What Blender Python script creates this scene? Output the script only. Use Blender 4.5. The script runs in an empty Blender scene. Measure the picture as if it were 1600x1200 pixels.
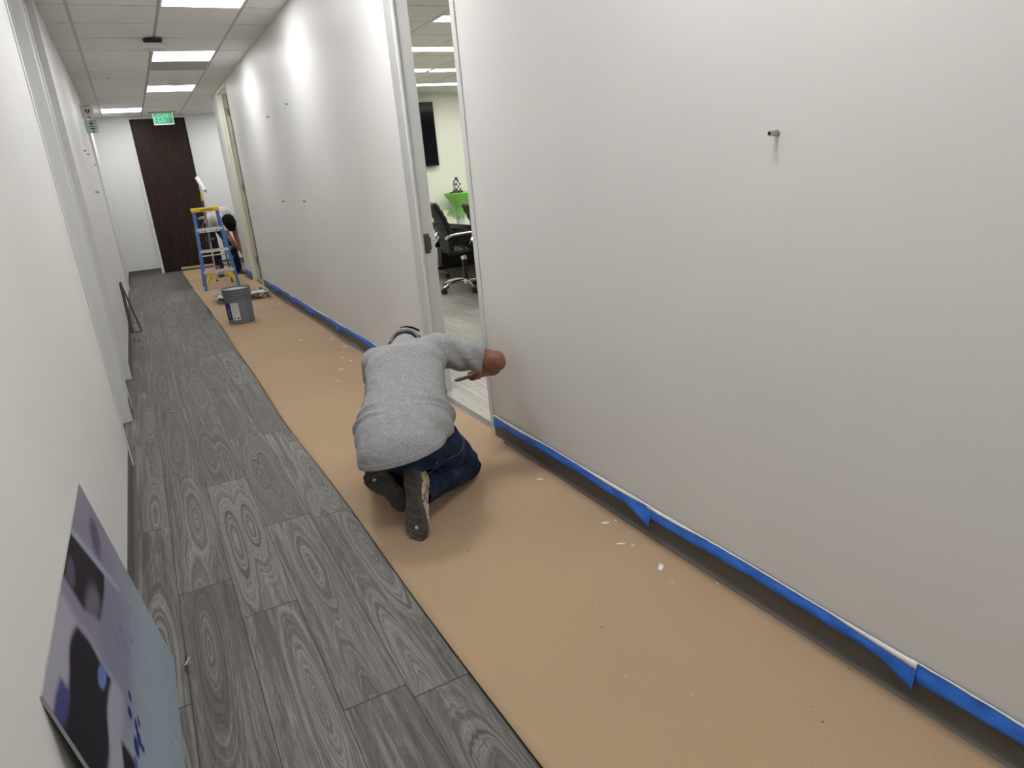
import bpy, bmesh, math, random
from mathutils import Vector, Matrix, noise
PI = math.pi
random.seed(7)
SC = bpy.context.scene
COL = SC.collection

# ------------------------------------------------------------------ camera, world, exposure
CH = 1.3447
cam_d = bpy.data.cameras.new('camera'); cam = bpy.data.objects.new('camera', cam_d); COL.objects.link(cam)
cam_d.sensor_width = 36; cam_d.lens = 1070.684 * 36 / 1600; cam_d.clip_start = 0.02; cam_d.clip_end = 100
_r = Vector((0.875844847791335, -0.4752210042096774, -0.08402853331926487))
_d = Vector((-0.2149778505782172, -0.22830918395628005, -0.9495574959747626))
_f = Vector((0.4320651885779759, 0.8497293118386254, -0.3021254208581148))
M = Matrix(((_r.x, -_d.x, -_f.x, 0), (_r.y, -_d.y, -_f.y, 0), (_r.z, -_d.z, -_f.z, CH), (0, 0, 0, 1)))
cam.matrix_world = M
SC.camera = cam
W = bpy.data.worlds.new('world'); SC.world = W; W.use_nodes = True
W.node_tree.nodes['Background'].inputs[0].default_value = (0.8, 0.9, 1, 1)
W.node_tree.nodes['Background'].inputs[1].default_value = 0.02
SC.view_settings.view_transform = 'Standard'; SC.view_settings.look = 'None'
SC.view_settings.gamma = 1; SC.view_settings.use_curve_mapping = False
SC.view_settings.exposure = 1.37
TROFFER = 8.0          # emission of the corridor ceiling lights
ROOMLIGHT = 6.2       # emission of the meeting room ceiling lights

# ------------------------------------------------------------------ place dimensions
XR, XL, ZC, YF = 1.433, -0.287, 2.732, 14.376
WT = 0.13
YC = 12.03            # where the right wall ends and the corridor turns
YB = -3.0
RX1, RY0 = 8.0, 0.6   # meeting room
RY1 = 12.52

# ------------------------------------------------------------------ helpers
def tag(o, label=None, cat=None, group=None, kind=None):
    if label: o['label'] = label
    if cat: o['category'] = cat
    if group: o['group'] = group
    if kind: o['kind'] = kind
    return o

def empty(name, loc, rz=0, label=None, cat=None, group=None):
    o = bpy.data.objects.new(name, None); COL.objects.link(o)
    o.location = loc; o.rotation_euler = (0, 0, rz); o.empty_display_size = 0.1
    return tag(o, label, cat, group)

def frame_from(z, x=None):
    z = Vector(z).normalized()
    x = Vector(x) if x is not None else (Vector((1, 0, 0)) if abs(z.x) < 0.9 else Vector((0, 1, 0)))
    x = (x - z * x.dot(z)).normalized()
    y = z.cross(x)
    return x, y, z

class MB:
    def __init__(self): self.bm = bmesh.new()
    def box(self, c, s, rot=None, bev=0, seg=2, mi=0):
        b = bmesh.new(); bmesh.ops.create_cube(b, size=1)
        bmesh.ops.scale(b, vec=s, verts=b.verts)
        if bev: bmesh.ops.bevel(b, geom=list(b.edges), offset=bev, segments=seg, affect='EDGES', profile=0.5)
        if rot is not None: bmesh.ops.transform(b, matrix=rot.to_4x4(), verts=b.verts)
        bmesh.ops.translate(b, vec=c, verts=b.verts)
        return self.add(b, mi)
    def bx(self, x0, x1, y0, y1, z0, z1, bev=0, mi=0):
        return self.box(((x0+x1)/2, (y0+y1)/2, (z0+z1)/2), (x1-x0, y1-y0, z1-z0), None, bev, 2, mi)
    def add(self, b, mi=0):
        for f in b.faces: f.material_index = mi if mi else f.material_index
        me = bpy.data.meshes.new('t'); b.to_mesh(me); b.free()
        self.bm.from_mesh(me); bpy.data.meshes.remove(me); return self
    def rings(self, rings, closed=True, caps=True, mi=0, loop=False):
        vs = [[self.bm.verts.new(p) for p in r] for r in rings]
        n = len(rings[0])
        m = len(vs) if loop else len(vs) - 1
        for i in range(m):
            a, b = vs[i], vs[(i+1) % len(vs)]
            for j in range(n if closed else n - 1):
                k = (j+1) % n
                f = self.bm.faces.new((a[j], a[k], b[k], b[j])); f.material_index = mi
        if caps and closed and not loop:
            for r, fl in ((vs[0], True), (vs[-1], False)):
                f = self.bm.faces.new(r[::-1] if fl else r); f.material_index = mi
        return self
    def cyl(self, p0, p1, r0, r1=None, n=16, caps=True, mi=0):
        r1 = r0 if r1 is None else r1
        p0, p1 = Vector(p0), Vector(p1); x, y, z = frame_from(p1 - p0)
        f = lambda p, r: [p + (x*math.cos(2*PI*i/n) + y*math.sin(2*PI*i/n))*r for i in range(n)]
        return self.rings([f(p0, r0), f(p1, r1)], caps=caps, mi=mi)
    def tube(self, pts, r, n=10, mi=0, ratio=1.0, up=None):
        pts = [Vector(p) for p in pts]; rs = r if isinstance(r, (list, tuple)) else [r]*len(pts)
        rings = []; px = Vector(up) if up is not None else None
        for i, p in enumerate(pts):
            t = (pts[min(i+1, len(pts)-1)] - pts[max(i-1, 0)])
            x, y, z = frame_from(t, px); px = x
            rings.append([p + x*math.cos(2*PI*k/n)*rs[i] + y*math.sin(2*PI*k/n)*rs[i]*ratio for k in range(n)])
        return self.rings(rings, mi=mi)
    def lathe(self, prof, c=(0, 0, 0), n=32, mi=0, caps=True):
        c = Vector(c)
        return self.rings([[c + Vector((r*math.cos(2*PI*i/n), r*math.sin(2*PI*i/n), z)) for i in range(n)] for r, z in prof], caps=caps, mi=mi)
    def prism(self, poly, mp, d0, d1, mi=0):
        return self.rings([[Vector(mp(u, v, d0)) for u, v in poly], [Vector(mp(u, v, d1)) for u, v in poly]], mi=mi)
    def grid(self, fn, nu, nv, mi=0):
        vs = [[self.bm.verts.new(fn(i/nu, j/nv)) for j in range(nv+1)] for i in range(nu+1)]
        for i in range(nu):
            for j in range(nv):
                f = self.bm.faces.new((vs[i][j], vs[i+1][j], vs[i+1][j+1], vs[i][j+1])); f.material_index = mi
        return self
    def build(self, name, mats, parent=None, smooth=None, recalc=True, kind=None):
        if recalc: bmesh.ops.recalc_face_normals(self.bm, faces=self.bm.faces)
        me = bpy.data.meshes.new(name); self.bm.to_mesh(me); self.bm.free()
        for m in (mats if isinstance(mats, (list, tuple)) else [mats]): me.materials.append(m)
        o = bpy.data.objects.new(name, me); COL.objects.link(o)
        if parent: o.parent = parent
        if smooth is not None:
            me.shade_smooth() if smooth >= 180 else me.shade_smooth()
            if smooth < 180:
                me.set_sharp_from_angle(angle=math.radians(smooth))
        if kind: o['kind'] = kind
        return o

def spline(pts, n=8):
    P = [Vector(p) for p in pts]; out = []
    for i in range(len(P)-1):
        a, b, c, d = P[max(i-1, 0)], P[i], P[i+1], P[min(i+2, len(P)-1)]
        for k in range(n):
            t = k/n
            out.append(0.5*((2*b) + (c-a)*t + (2*a-5*b+4*c-d)*t*t + (-a+3*b-3*c+d)*t**3))
    out.append(P[-1]); return out

# ---- organic solids: tapered capsules merged into one skin by a voxel remesh
def capsule(bm, p0, p1, r0, r1, k=1.0, u=None, n=20):
    p0, p1 = Vector(p0), Vector(p1)
    x, y, z = frame_from(p1-p0 if (p1-p0).length > 1e-5 else Vector((0, 0, 1)), u)
    rings = []
    m = 6
    for i in range(m):
        a = -PI/2 + PI/2*(i+0.15)/m
        rings.append((p0 + z*math.sin(a)*r0, math.cos(a)*r0))
    rings.append((p0, r0)); rings.append((p1, r1))
    for i in range(1, m+1):
        a = PI/2*(i-0.15)/m
        rings.append((p1 + z*math.sin(a)*r1, math.cos(a)*r1))
    vs = [[bm.verts.new(c + x*math.cos(2*PI*j/n)*r*k + y*math.sin(2*PI*j/n)*r) for j in range(n)] for c, r in rings]
    for i in range(len(vs)-1):
        for j in range(n):
            q = (j+1) % n; bm.faces.new((vs[i][j], vs[i][q], vs[i+1][q], vs[i+1][j]))
    bm.faces.new(vs[0][::-1]); bm.faces.new(vs[-1])

def blob(name, prims, voxel, mat, parent=None, smooth=4, cuts=(), disp=None, solid=0, cutfn=None):
    bm = bmesh.new()
    for p in prims: capsule(bm, *p)
    me = bpy.data.meshes.new('t'); bm.to_mesh(me); bm.free()
    t = bpy.data.objects.new('t', me); COL.objects.link(t)
    md = t.modifiers.new('r', 'REMESH'); md.mode = 'VOXEL'; md.voxel_size = voxel; md.adaptivity = 0
    if smooth:
        s = t.modifiers.new('s', 'SMOOTH'); s.factor = 0.5; s.iterations = smooth
    dg = bpy.context.evaluated_depsgraph_get(); dg.update()
    m2 = bpy.data.meshes.new_from_object(t.evaluated_get(dg), depsgraph=dg)
    bpy.data.objects.remove(t); bpy.data.meshes.remove(me)
    bm = bmesh.new(); bm.from_mesh(m2); bpy.data.meshes.remove(m2)
    bm.normal_update()
    if disp:
        nv = [(v, v.co + v.normal*disp(v.co.copy(), v.normal.copy())) for v in bm.verts]
        for v, c in nv: v.co = c
    for co, no in cuts:   # keep the side the normal points away from
        bmesh.ops.bisect_plane(bm, geom=list(bm.verts)+list(bm.edges)+list(bm.faces), plane_co=co, plane_no=no, clear_outer=True)
    if cutfn:
        bmesh.ops.delete(bm, geom=[f for f in bm.faces if cutfn(f.calc_center_median())], context='FACES')
    me = bpy.data.meshes.new(name); bm.to_mesh(me); bm.free()
    me.materials.append(mat); me.shade_smooth()
    o = bpy.data.objects.new(name, me); COL.objects.link(o)
    if parent: o.parent = parent
    if solid:
        sm = o.modifiers.new('solid', 'SOLIDIFY'); sm.thickness = solid; sm.offset = 1
    return o

# ---- materials
class NT:
    def __init__(self, name, rough=0.5, metal=0.0, color=(0.5, 0.5, 0.5), coat=0, spec=0.5):
        self.m = bpy.data.materials.new(name); self.m.use_nodes = True
        self.t = self.m.node_tree; self.b = self.t.nodes['Principled BSDF']
        self.b.inputs['Base Color'].default_value = (*color, 1); self.b.inputs['Roughness'].default_value = rough
        self.b.inputs['Metallic'].default_value = metal; self.b.inputs['Coat Weight'].default_value = coat
        self.b.inputs['Specular IOR Level'].default_value = spec
    def n(self, ty, **kw):
        nd = self.t.nodes.new(ty)
        for k, v in kw.items(): setattr(nd, k, v)
        return nd
    def set(self, sock, v):
        if hasattr(v, 'is_linked') or isinstance(v, bpy.types.NodeSocket): self.t.links.new(v, sock)
        else:
            if isinstance(v, tuple) and len(v) == 3 and sock.type == 'RGBA': v = (*v, 1)
            sock.default_value = v
    def math(self, op, a, b=0.0, c=None):
        nd = self.n('ShaderNodeMath', operation=op); self.set(nd.inputs[0], a); self.set(nd.inputs[1], b)
        if c is not None: self.set(nd.inputs[2], c)
        return nd.outputs[0]
    def co(self, kind='Object'): return self.n('ShaderNodeTexCoord').outputs[kind]
    def scale(self, v, s):
        nd = self.n('ShaderNodeMapping'); self.set(nd.inputs['Vector'], v); nd.inputs['Scale'].default_value = s; return nd.outputs[0]
    def noise(self, v, sc, det=2, rough=0.5, dist=0):
        nd = self.n('ShaderNodeTexNoise'); self.set(nd.inputs['Vector'], v); nd.inputs['Scale'].default_value = sc
        nd.inputs['Detail'].default_value = det; nd.inputs['Roughness'].default_value = rough; nd.inputs['Distortion'].default_value = dist
        return nd.outputs['Fac']
    def ramp(self, f, stops):
        nd = self.n('ShaderNodeValToRGB'); self.set(nd.inputs[0], f); e = nd.color_ramp.elements
        while len(e) < len(stops): e.new(0.5)
        for el, (p, c) in zip(e, stops): el.position = p; el.color = (*c, 1) if len(c) == 3 else c
        return nd.outputs[0]
    def mix(self, f, a, b, blend='MIX'):
        nd = self.n('ShaderNodeMix', data_type='RGBA', blend_type=blend); self.set(nd.inputs[0], f)
        self.set(nd.inputs[6], a); self.set(nd.inputs[7], b); return nd.outputs[2]
    def base(self, v): self.set(self.b.inputs['Base Color'], v)
    def rough(self, v): self.set(self.b.inputs['Roughness'], v)
    def bump(self, h, strength=0.2, dist=0.01):
        nd = self.n('ShaderNodeBump'); nd.inputs['Strength'].default_value = strength; nd.inputs['Distance'].default_value = dist
        self.set(nd.inputs['Height'], h); self.t.links.new(nd.outputs[0], self.b.inputs['Normal'])

def simple(name, color, rough=0.5, metal=0, coat=0, var=0.06, sc=30, bump=0, spec=0.5):
    """plain coloured surface with slight procedural unevenness"""
    q = NT(name, rough, metal, color, coat, spec)
    f = q.noise(q.co(), sc, 3)
    lo = tuple(c*(1-var) for c in color); hi = tuple(min(1, c*(1+var)) for c in color)
    q.base(q.ramp(f, [(0.3, lo), (0.7, hi)]))
    if bump: q.bump(f, bump, 0.003)
    return q.m

def wall_mat(name, col, rough=0.38, bump=0.06, coat=0.0):
    q = NT(name, rough, 0, col, coat, spec=0.28)
    v = q.co()
    big = q.noise(v, 1.1, 2); fine = q.noise(q.scale(v, (1, 1, 3)), 90, 2)
    q.base(q.ramp(big, [(0.3, tuple(c*0.975 for c in col)), (0.7, tuple(min(1, c*1.02) for c in col))]))
    q.rough(q.math('MULTIPLY_ADD', q.noise(v, 2.3, 3), 0.25, rough-0.12))
    q.bump(q.math('ADD', fine, q.math('MULTIPLY', q.noise(v, 7, 2), 1.2)), bump, 0.002)
    return q.m

MT = {}
MT['wall'] = wall_mat('wall_paint', (0.70, 0.70, 0.69), rough=0.5)
MT['wall_r'] = wall_mat('wall_paint_fresh', (0.71, 0.705, 0.69), rough=0.46, bump=0.09)
MT['wall_far'] = wall_mat('wall_paint_far', (0.68, 0.685, 0.68), rough=0.5)
MT['wall_room'] = wall_mat('room_wall_paint', (0.72, 0.725, 0.655), rough=0.6)  # faint yellow-green cast of the room light is mixed into the colour
MT['frame'] = simple('frame_white_paint', (0.66, 0.665, 0.655), 0.3, var=0.03, sc=6)
MT['frame_lit_cream'] = simple('frame_roomlight_tint', (0.72, 0.71, 0.60), 0.35, var=0.03, sc=6)  # yellow of the light from the room behind is put into this colour
MT['tile'] = None
q = NT('ceiling_tile', 0.9, 0, (0.75, 0.74, 0.72)); v = q.co()
q.base(q.ramp(q.noise(v, 260, 2), [(0.35, (0.66, 0.65, 0.63)), (0.5, (0.78, 0.77, 0.75))])); q.bump(q.noise(v, 200, 3), 0.15, 0.002); MT['tile'] = q.m
MT['grid'] = simple('ceiling_grid_metal', (0.50, 0.49, 0.48), 0.45, var=0.02)
q = NT('light_diffuser', 0.5, 0, (1, 1, 1)); q.b.inputs['Emission Color'].default_value = (1, 0.992, 0.975, 1); q.b.inputs['Emission Strength'].default_value = TROFFER; MT['emit'] = q.m
q = NT('room_light_diffuser', 0.5, 0, (1, 1, 1)); q.b.inputs['Emission Color'].default_value = (1, 0.985, 0.92, 1); q.b.inputs['Emission Strength'].default_value = ROOMLIGHT; MT['emit_room'] = q.m
q = NT('light_diffuser_far', 0.5, 0, (1, 1, 1)); q.b.inputs['Emission Color'].default_value = (1, 0.992, 0.975, 1); q.b.inputs['Emission Strength'].default_value = TROFFER*0.78; MT['emit_far'] = q.m
q = NT('light_diffuser_near', 0.5, 0, (1, 1, 1)); q.b.inputs['Emission Color'].default_value = (1, 0.992, 0.975, 1); q.b.inputs['Emission Strength'].default_value = TROFFER*1.35; MT['emit_near'] = q.m
MT['white_plastic'] = simple('white_plastic', (0.75, 0.75, 0.73), 0.4, var=0.02)
MT['black_plastic'] = simple('black_plastic', (0.015, 0.015, 0.017), 0.45)
MT['black_metal'] = simple('black_painted_metal', (0.025, 0.025, 0.027), 0.4)
MT['steel'] = simple('dull_steel', (0.45, 0.44, 0.42), 0.38, metal=1)
MT['strike'] = simple('bronze_strike_plate', (0.16, 0.145, 0.13), 0.4, metal=0.8)
MT['chrome'] = NT('chrome', 0.08, 1, (0.8, 0.8, 0.8)).m
MT['alu'] = simple('aluminium_step', (0.75, 0.74, 0.72), 0.35, metal=0.7)
MT['blue_fg'] = simple('blue_fibreglass', (0.03, 0.14, 0.42), 0.4)
MT['yellow'] = simple('yellow_plastic', (0.85, 0.55, 0.02), 0.4)
MT['ink'] = simple('printed_dark_ink', (0.03, 0.03, 0.03), 0.6)
MT['navy'] = simple('label_navy', (0.01, 0.015, 0.10), 0.4)
MT['label'] = simple('label_white', (0.62, 0.62, 0.62), 0.45)
MT['ink_grey'] = simple('printed_grey_ink', (0.35, 0.35, 0.36), 0.6)
MT['green_ink'] = simple('green_ink', (0.04, 0.16, 0.10), 0.5)
MT['red_ink'] = simple('red_ink', (0.35, 0.01, 0.04), 0.5)
MT['sign_white'] = simple('sign_white', (0.72, 0.70, 0.70), 0.35, var=0.02)
MT['sign_green'] = simple('sign_pale_green', (0.50, 0.62, 0.56), 0.35, var=0.02)
MT['paint_wet'] = simple('wet_white_paint', (0.82, 0.82, 0.80), 0.25, var=0.03)
MT['leather'] = simple('black_leather', (0.010, 0.010, 0.012), 0.5, sc=120, bump=0.2, spec=0.25)
MT['skin'] = None
q = NT('tan_skin', 0.5, 0, (0.30, 0.13, 0.08)); q.b.inputs['Subsurface Weight'].default_value = 0.06; q.b.inputs['Subsurface Radius'].default_value = (0.01, 0.004, 0.002)
f = q.noise(q.co(), 18, 4); q.base(q.ramp(f, [(0.3, (0.22, 0.088, 0.055)), (0.7, (0.32, 0.14, 0.09))])); q.bump(q.noise(q.co(), 160, 2), 0.1, 0.002); MT['skin'] = q.m
q = NT('heather_grey_cotton', 0.95, 0, (0.4, 0.4, 0.4), spec=0.2); v = q.co()
f = q.math('ADD', q.math('MULTIPLY', q.noise(v, 420, 3, 0.7), 0.6), q.math('MULTIPLY', q.noise(q.scale(v, (1, 1, 2.2)), 170, 2), 0.4))
q.base(q.ramp(f, [(0.34, (0.17, 0.172, 0.176)), (0.5, (0.30, 0.303, 0.308)), (0.66, (0.50, 0.50, 0.51))]))
q.bump(q.math('ADD', q.math('MULTIPLY', q.noise(v, 500, 2), 0.12), q.math('MULTIPLY', q.noise(q.scale(v, (1, 0.8, 2.4)), 9, 2, 0.45, 0.8), 1.6)), 0.55, 0.010); MT['shirt'] = q.m
q = NT('blue_denim', 0.9, 0, (0.02, 0.03, 0.07), spec=0.2); v = q.co()
f = q.math('ADD', q.math('MULTIPLY', q.noise(v, 14, 4), 0.6), q.math('MULTIPLY', q.noise(v, 500, 2), 0.4))
spl = q.math('GREATER_THAN', q.noise(v, 85, 1), 0.775)
q.base(q.mix(spl, q.ramp(f, [(0.35, (0.006, 0.011, 0.03)), (0.55, (0.018, 0.036, 0.085)), (0.72, (0.05, 0.085, 0.16))]), (0.5, 0.52, 0.55)))
q.bump(q.noise(v, 420, 2), 0.3, 0.002); MT['denim'] = q.m
q = NT('splattered_work_jeans', 0.9, 0, (0.03, 0.03, 0.05), spec=0.2); v = q.co()
q.base(q.ramp(q.noise(v, 12, 4), [(0.4, (0.008, 0.01, 0.022)), (0.58, (0.02, 0.025, 0.045)), (0.66, (0.3, 0.33, 0.38))])); MT['denim2'] = q.m
MT['thread'] = simple('seam_thread', (0.16, 0.2, 0.28), 0.8)
MT['white_shirt'] = simple('white_cotton', (0.62, 0.60, 0.60), 0.95, var=0.08, sc=9)
MT['hair'] = simple('black_hair', (0.004, 0.004, 0.005), 0.8, sc=200, bump=0.4, spec=0.12)
q = NT('shoe_sole_rubber', 0.75, 0, (0.07, 0.062, 0.055)); v = q.co()
q.base(q.ramp(q.noise(v, 22, 5, 0.65), [(0.35, (0.05, 0.045, 0.04)), (0.6, (0.075, 0.068, 0.06)), (0.78, (0.25, 0.24, 0.23))])); MT['sole'] = q.m
MT['sole_line'] = simple('sole_groove', (0.17, 0.155, 0.14), 0.8)
q = NT('worn_spotted_canvas', 0.85, 0, (0.4, 0.33, 0.27)); v = q.co()
q.base(q.ramp(q.noise(v, 60, 4, 0.7), [(0.38, (0.14, 0.09, 0.07)), (0.5, (0.42, 0.33, 0.27)), (0.62, (0.62, 0.56, 0.50))])); MT['canvas'] = q.m
MT['dark_canvas'] = simple('dark_canvas', (0.012, 0.012, 0.011), 0.85, spec=0.1)
MT['bucket'] = simple('grey_bucket_plastic', (0.16, 0.18, 0.205), 0.42, var=0.05)
q = NT('splattered_tray_plastic', 0.5, 0, (0.3, 0.3, 0.3)); v = q.co()
q.base(q.ramp(q.noise(v, 22, 4, 0.6), [(0.42, (0.03, 0.03, 0.03)), (0.5, (0.25, 0.25, 0.24)), (0.6, (0.6, 0.6, 0.57))])); MT['tray'] = q.m
MT['tape'] = None
q = NT('blue_masking_tape', 0.6, 0, (0.04, 0.17, 0.6)); v = q.co()
q.base(q.ramp(q.noise(q.scale(v, (1, 0.3, 1)), 40, 4), [(0.3, (0.012, 0.10, 0.50)), (0.6, (0.03, 0.20, 0.85))])); q.bump(q.noise(v, 300, 2), 0.2, 0.001); MT['tape'] = q.m
MT['rubber_base'] = simple('brown_grey_rubber_base', (0.085, 0.078, 0.07), 0.45, var=0.05, sc=4)
MT['green_cloth'] = simple('lime_stretch_fabric', (0.20, 0.58, 0.09), 0.7, var=0.03)
MT['screen'] = NT('tv_screen', 0.12, 0, (0.003, 0.003, 0.005), spec=0.2).m
q = NT('table_laminate', 0.12, 0, (0.25, 0.24, 0.17), coat=1.0); q.b.inputs['Coat Roughness'].default_value = 0.06
q.base(q.ramp(q.noise(q.scale(q.co(), (1, 6, 6)), 8, 3), [(0.35, (0.17, 0.16, 0.12)), (0.65, (0.26, 0.25, 0.19))])); MT['table'] = q.m
MT['table_dark'] = simple('dark_table_edge', (0.02, 0.014, 0.012), 0.3)
MT['wood_handle'] = simple('paint_spotted_wood', (0.20, 0.15, 0.10), 0.6, var=0.7, sc=90)
MT['nap'] = simple('roller_nap', (0.80, 0.80, 0.77), 0.95, var=0.05, sc=150, bump=0.5)
q = NT('dark_walnut_veneer', 0.5, 0, (0.03, 0.018, 0.014), spec=0.2); v = q.co()
f = q.noise(q.scale(v, (16, 1, 0.9)), 3.0, 5, 0.6, 0.8)
q.base(q.ramp(f, [(0.3, (0.014, 0.007, 0.006)), (0.55, (0.027, 0.0145, 0.0115)), (0.75, (0.052, 0.028, 0.018))])); MT['walnut'] = q.m
q = NT('kraft_paper', 0.8, 0, (0.42, 0.29, 0.18), spec=0.3); v = q.co()
f = q.math('ADD', q.math('MULTIPLY', q.noise(v, 1.3, 3), 0.6), q.math('MULTIPLY', q.noise(v, 160, 2), 0.4))
sp = q.math('GREATER_THAN', q.noise(v, 48, 1, 0.4), 0.80)
q.base(q.mix(sp, q.ramp(f, [(0.35, (0.375, 0.262, 0.165)), (0.65, (0.43, 0.305, 0.195))]), (0.16, 0.10, 0.06)))
q.bump(q.math('ADD', q.noise(v, 5, 2), q.math('MULTIPLY', q.noise(v, 300, 2), 0.03)), 0.12, 0.01); MT['kraft'] = q.m
MT['cardboard'] = simple('cardboard', (0.28, 0.2, 0.13), 0.8)
MT['roll'] = simple('paper_roll_kraft', (0.36, 0.25, 0.16), 0.8, var=0.08)

# plank floor shader: works on per-plank UVs (metres) and per-plank random numbers
def plank_mat(name, dark, mid, light, ringy=1.0, rough=0.42):
    q = NT(name, rough, 0, mid, spec=0.3)
    uv = q.n('ShaderNodeUVMap').outputs[0]
    s = q.n('ShaderNodeSeparateXYZ'); q.set(s.inputs[0], uv); u, w = s.outputs[0], s.outputs[1]
    a = q.n('ShaderNodeAttribute', attribute_name='rnd'); r = q.n('ShaderNodeSeparateXYZ'); q.set(r.inputs[0], a.outputs['Vector'])
    r1, r2, r3 = r.outputs
    def vec(x, y, z):
        c = q.n('ShaderNodeCombineXYZ'); q.set(c.inputs[0], x); q.set(c.inputs[1], y); q.set(c.inputs[2], z); return c.outputs[0]
    seed = q.math('MULTIPLY', r1, 37.0)
    wob = q.noise(vec(q.math('MULTIPLY', u, 6), q.math('MULTIPLY', w, 1.5), seed), 1.0, 3)
    wob2 = q.noise(vec(q.math('MULTIPLY', u, 34), q.math('MULTIPLY', w, 9), seed), 1.0, 3, 0.6)
    # two knots per plank (oval rings stretched along the grain)
    def knot(cx, cy, rx, ry):
        du = q.math('DIVIDE', q.math('SUBTRACT', u, cx), rx); dv = q.math('DIVIDE', q.math('SUBTRACT', w, cy), ry)
        return q.math('SQRT', q.math('ADD', q.math('MULTIPLY', du, du), q.math('MULTIPLY', dv, dv)))
    cx = q.math('MULTIPLY_ADD', r2, 0.10, 0.04)
    k1 = knot(cx, q.math('MULTIPLY_ADD', r3, 0.7, 0.15), 0.026, 0.25)
    k2 = knot(q.math('SUBTRACT', 0.178, cx), q.math('MULTIPLY_ADD', r1, 1.6, -0.9), 0.028, 0.36)
    sm = q.n('ShaderNodeMath', operation='SMOOTH_MIN'); q.set(sm.inputs[0], k1); q.set(sm.inputs[1], k2); sm.inputs[2].default_value = 0.7
    d = sm.outputs[0]
    ph = q.math('ADD', q.math('MULTIPLY', d, 4.2*ringy), q.math('ADD', q.math('MULTIPLY', wob, 5.0), q.math('MULTIPLY', wob2, 1.3)))
    g1 = q.noise(vec(ph, q.math('MULTIPLY', w, 0.2), seed), 1.15, 1, 0.5)
    g2 = q.noise(vec(q.math('MULTIPLY', ph, 3.6), q.math('MULTIPLY', w, 0.5), seed), 1.0, 2, 0.6)
    fib = q.noise(vec(q.math('MULTIPLY', u, 420), q.math('MULTIPLY', w, 14), seed), 1.0, 3, 0.6)
    val = q.math('ADD', q.math('MULTIPLY', g1, 0.36), q.math('ADD', q.math('MULTIPLY', g2, 0.42), q.math('MULTIPLY', fib, 0.22)))
    val = q.math('ADD', val, q.math('MULTIPLY_ADD', r2, 0.09, -0.045))
    sg = q.math('ADD', q.math('MULTIPLY', q.noise(vec(q.math('MULTIPLY', u, 55), q.math('MULTIPLY', w, 1.3), seed), 1.0, 3, 0.65), 0.55), q.math('MULTIPLY_ADD', fib, 0.30, q.math('MULTIPLY', wob, 0.15)))
    mr = q.n('ShaderNodeMapRange'); mr.interpolation_type = 'SMOOTHSTEP'; q.set(mr.inputs[0], d); mr.inputs[1].default_value = 1.0; mr.inputs[2].default_value = 3.0; mr.inputs[3].default_value = 0.0; mr.inputs[4].default_value = 0.8
    mf = q.n('ShaderNodeMix'); q.set(mf.inputs[0], mr.outputs[0]); q.set(mf.inputs[2], val); q.set(mf.inputs[3], sg); val = mf.outputs[0]
    c = q.ramp(val, [(0.38, dark), (0.49, mid), (0.61, light)])
    # joints
    e1 = q.math('LESS_THAN', u, 0.0013); e2 = q.math('GREATER_THAN', u, 0.1768)
    e3 = q.math('LESS_THAN', w, 0.0018); e4 = q.math('GREATER_THAN', w, 1.2178)
    e = q.math('MAXIMUM', q.math('MAXIMUM', e1, e2), q.math('MAXIMUM', e3, e4))
    q.base(q.mix(e, c, tuple(x*0.35 for x in dark)))
    q.rough(q.math('MULTIPLY_ADD', val, 0.25, rough-0.1))
    q.bump(val, 0.12, 0.002)
    return q.m
MT['plank'] = plank_mat('grey_wood_planks', (0.045, 0.041, 0.038), (0.102, 0.094, 0.088), (0.225, 0.212, 0.20), rough=0.5)
MT['plank_room'] = plank_mat('room_planks_glare', (0.20, 0.19, 0.17), (0.34, 0.325, 0.295), (0.48, 0.465, 0.43), 0.5, 0.4)  # glare of the room lights is put into these paler plank colours

# ------------------------------------------------------------------ large structure
def planks(name, x0, x1, y0, y1, offs, mat, xph=0.031, z=0.0, seed=1):
    rs = random.Random(seed); bm = bmesh.new(); uvl = bm.loops.layers.uv.new('UVMap'); vals = []
    PW, PL = 0.178, 1.22
    i = math.floor((x0-xph)/PW)
    while xph + i*PW < x1:
        off = offs.get(i, None)
        if off is None: off = rs.random()*PL
        j = math.floor((y0-off)/PL)
        while off + j*PL < y1:
            a, b = xph+i*PW, xph+(i+1)*PW; c, d = off+j*PL, off+(j+1)*PL
            A, B, Cc, D = max(a, x0), min(b, x1), max(c, y0), min(d, y1)
            vals.append((rs.random(), rs.random(), rs.random()))
            if B-A > 1e-4 and D-Cc > 1e-4:
                f = bm.faces.new([bm.verts.new((x, y, z)) for x, y in ((A, Cc), (B, Cc), (B, D), (A, D))])
                for l in f.loops: l[uvl].uv = (l.vert.co.x-a, l.vert.co.y-c)
                f.material_index = 0
            else: vals.pop()
            j += 1
        i += 1
    # underside slab
    me = bpy.data.meshes.new(name); bm.to_mesh(me); bm.free()
    at = me.attributes.new('rnd', 'FLOAT_VECTOR', 'FACE')
    for k, v in enumerate(vals): at.data[k].vector = v
    me.materials.append(mat)
    o = bpy.data.objects.new(name, me); COL.objects.link(o); o['kind'] = 'structure'
    return o
planks('floor', -1.2, 1.50, YB, 15.0, {-1: 0.01, 0: 0.95, 1: 0.35, 2: 0.29, -2: 0.62}, MT['plank'])
planks('floor_turn', 1.50, 2.92, YC, 15.0, {}, MT['plank'], seed=5)
planks('floor_room', 1.50, RX1, RY0, YC, {}, MT['plank_room'], seed=9)
b = MB().bx(XR, 1.50, RY0, 12.6, -0.03, -0.002); b.build('floor_slab', MT['plank_room'], kind='structure')

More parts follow.
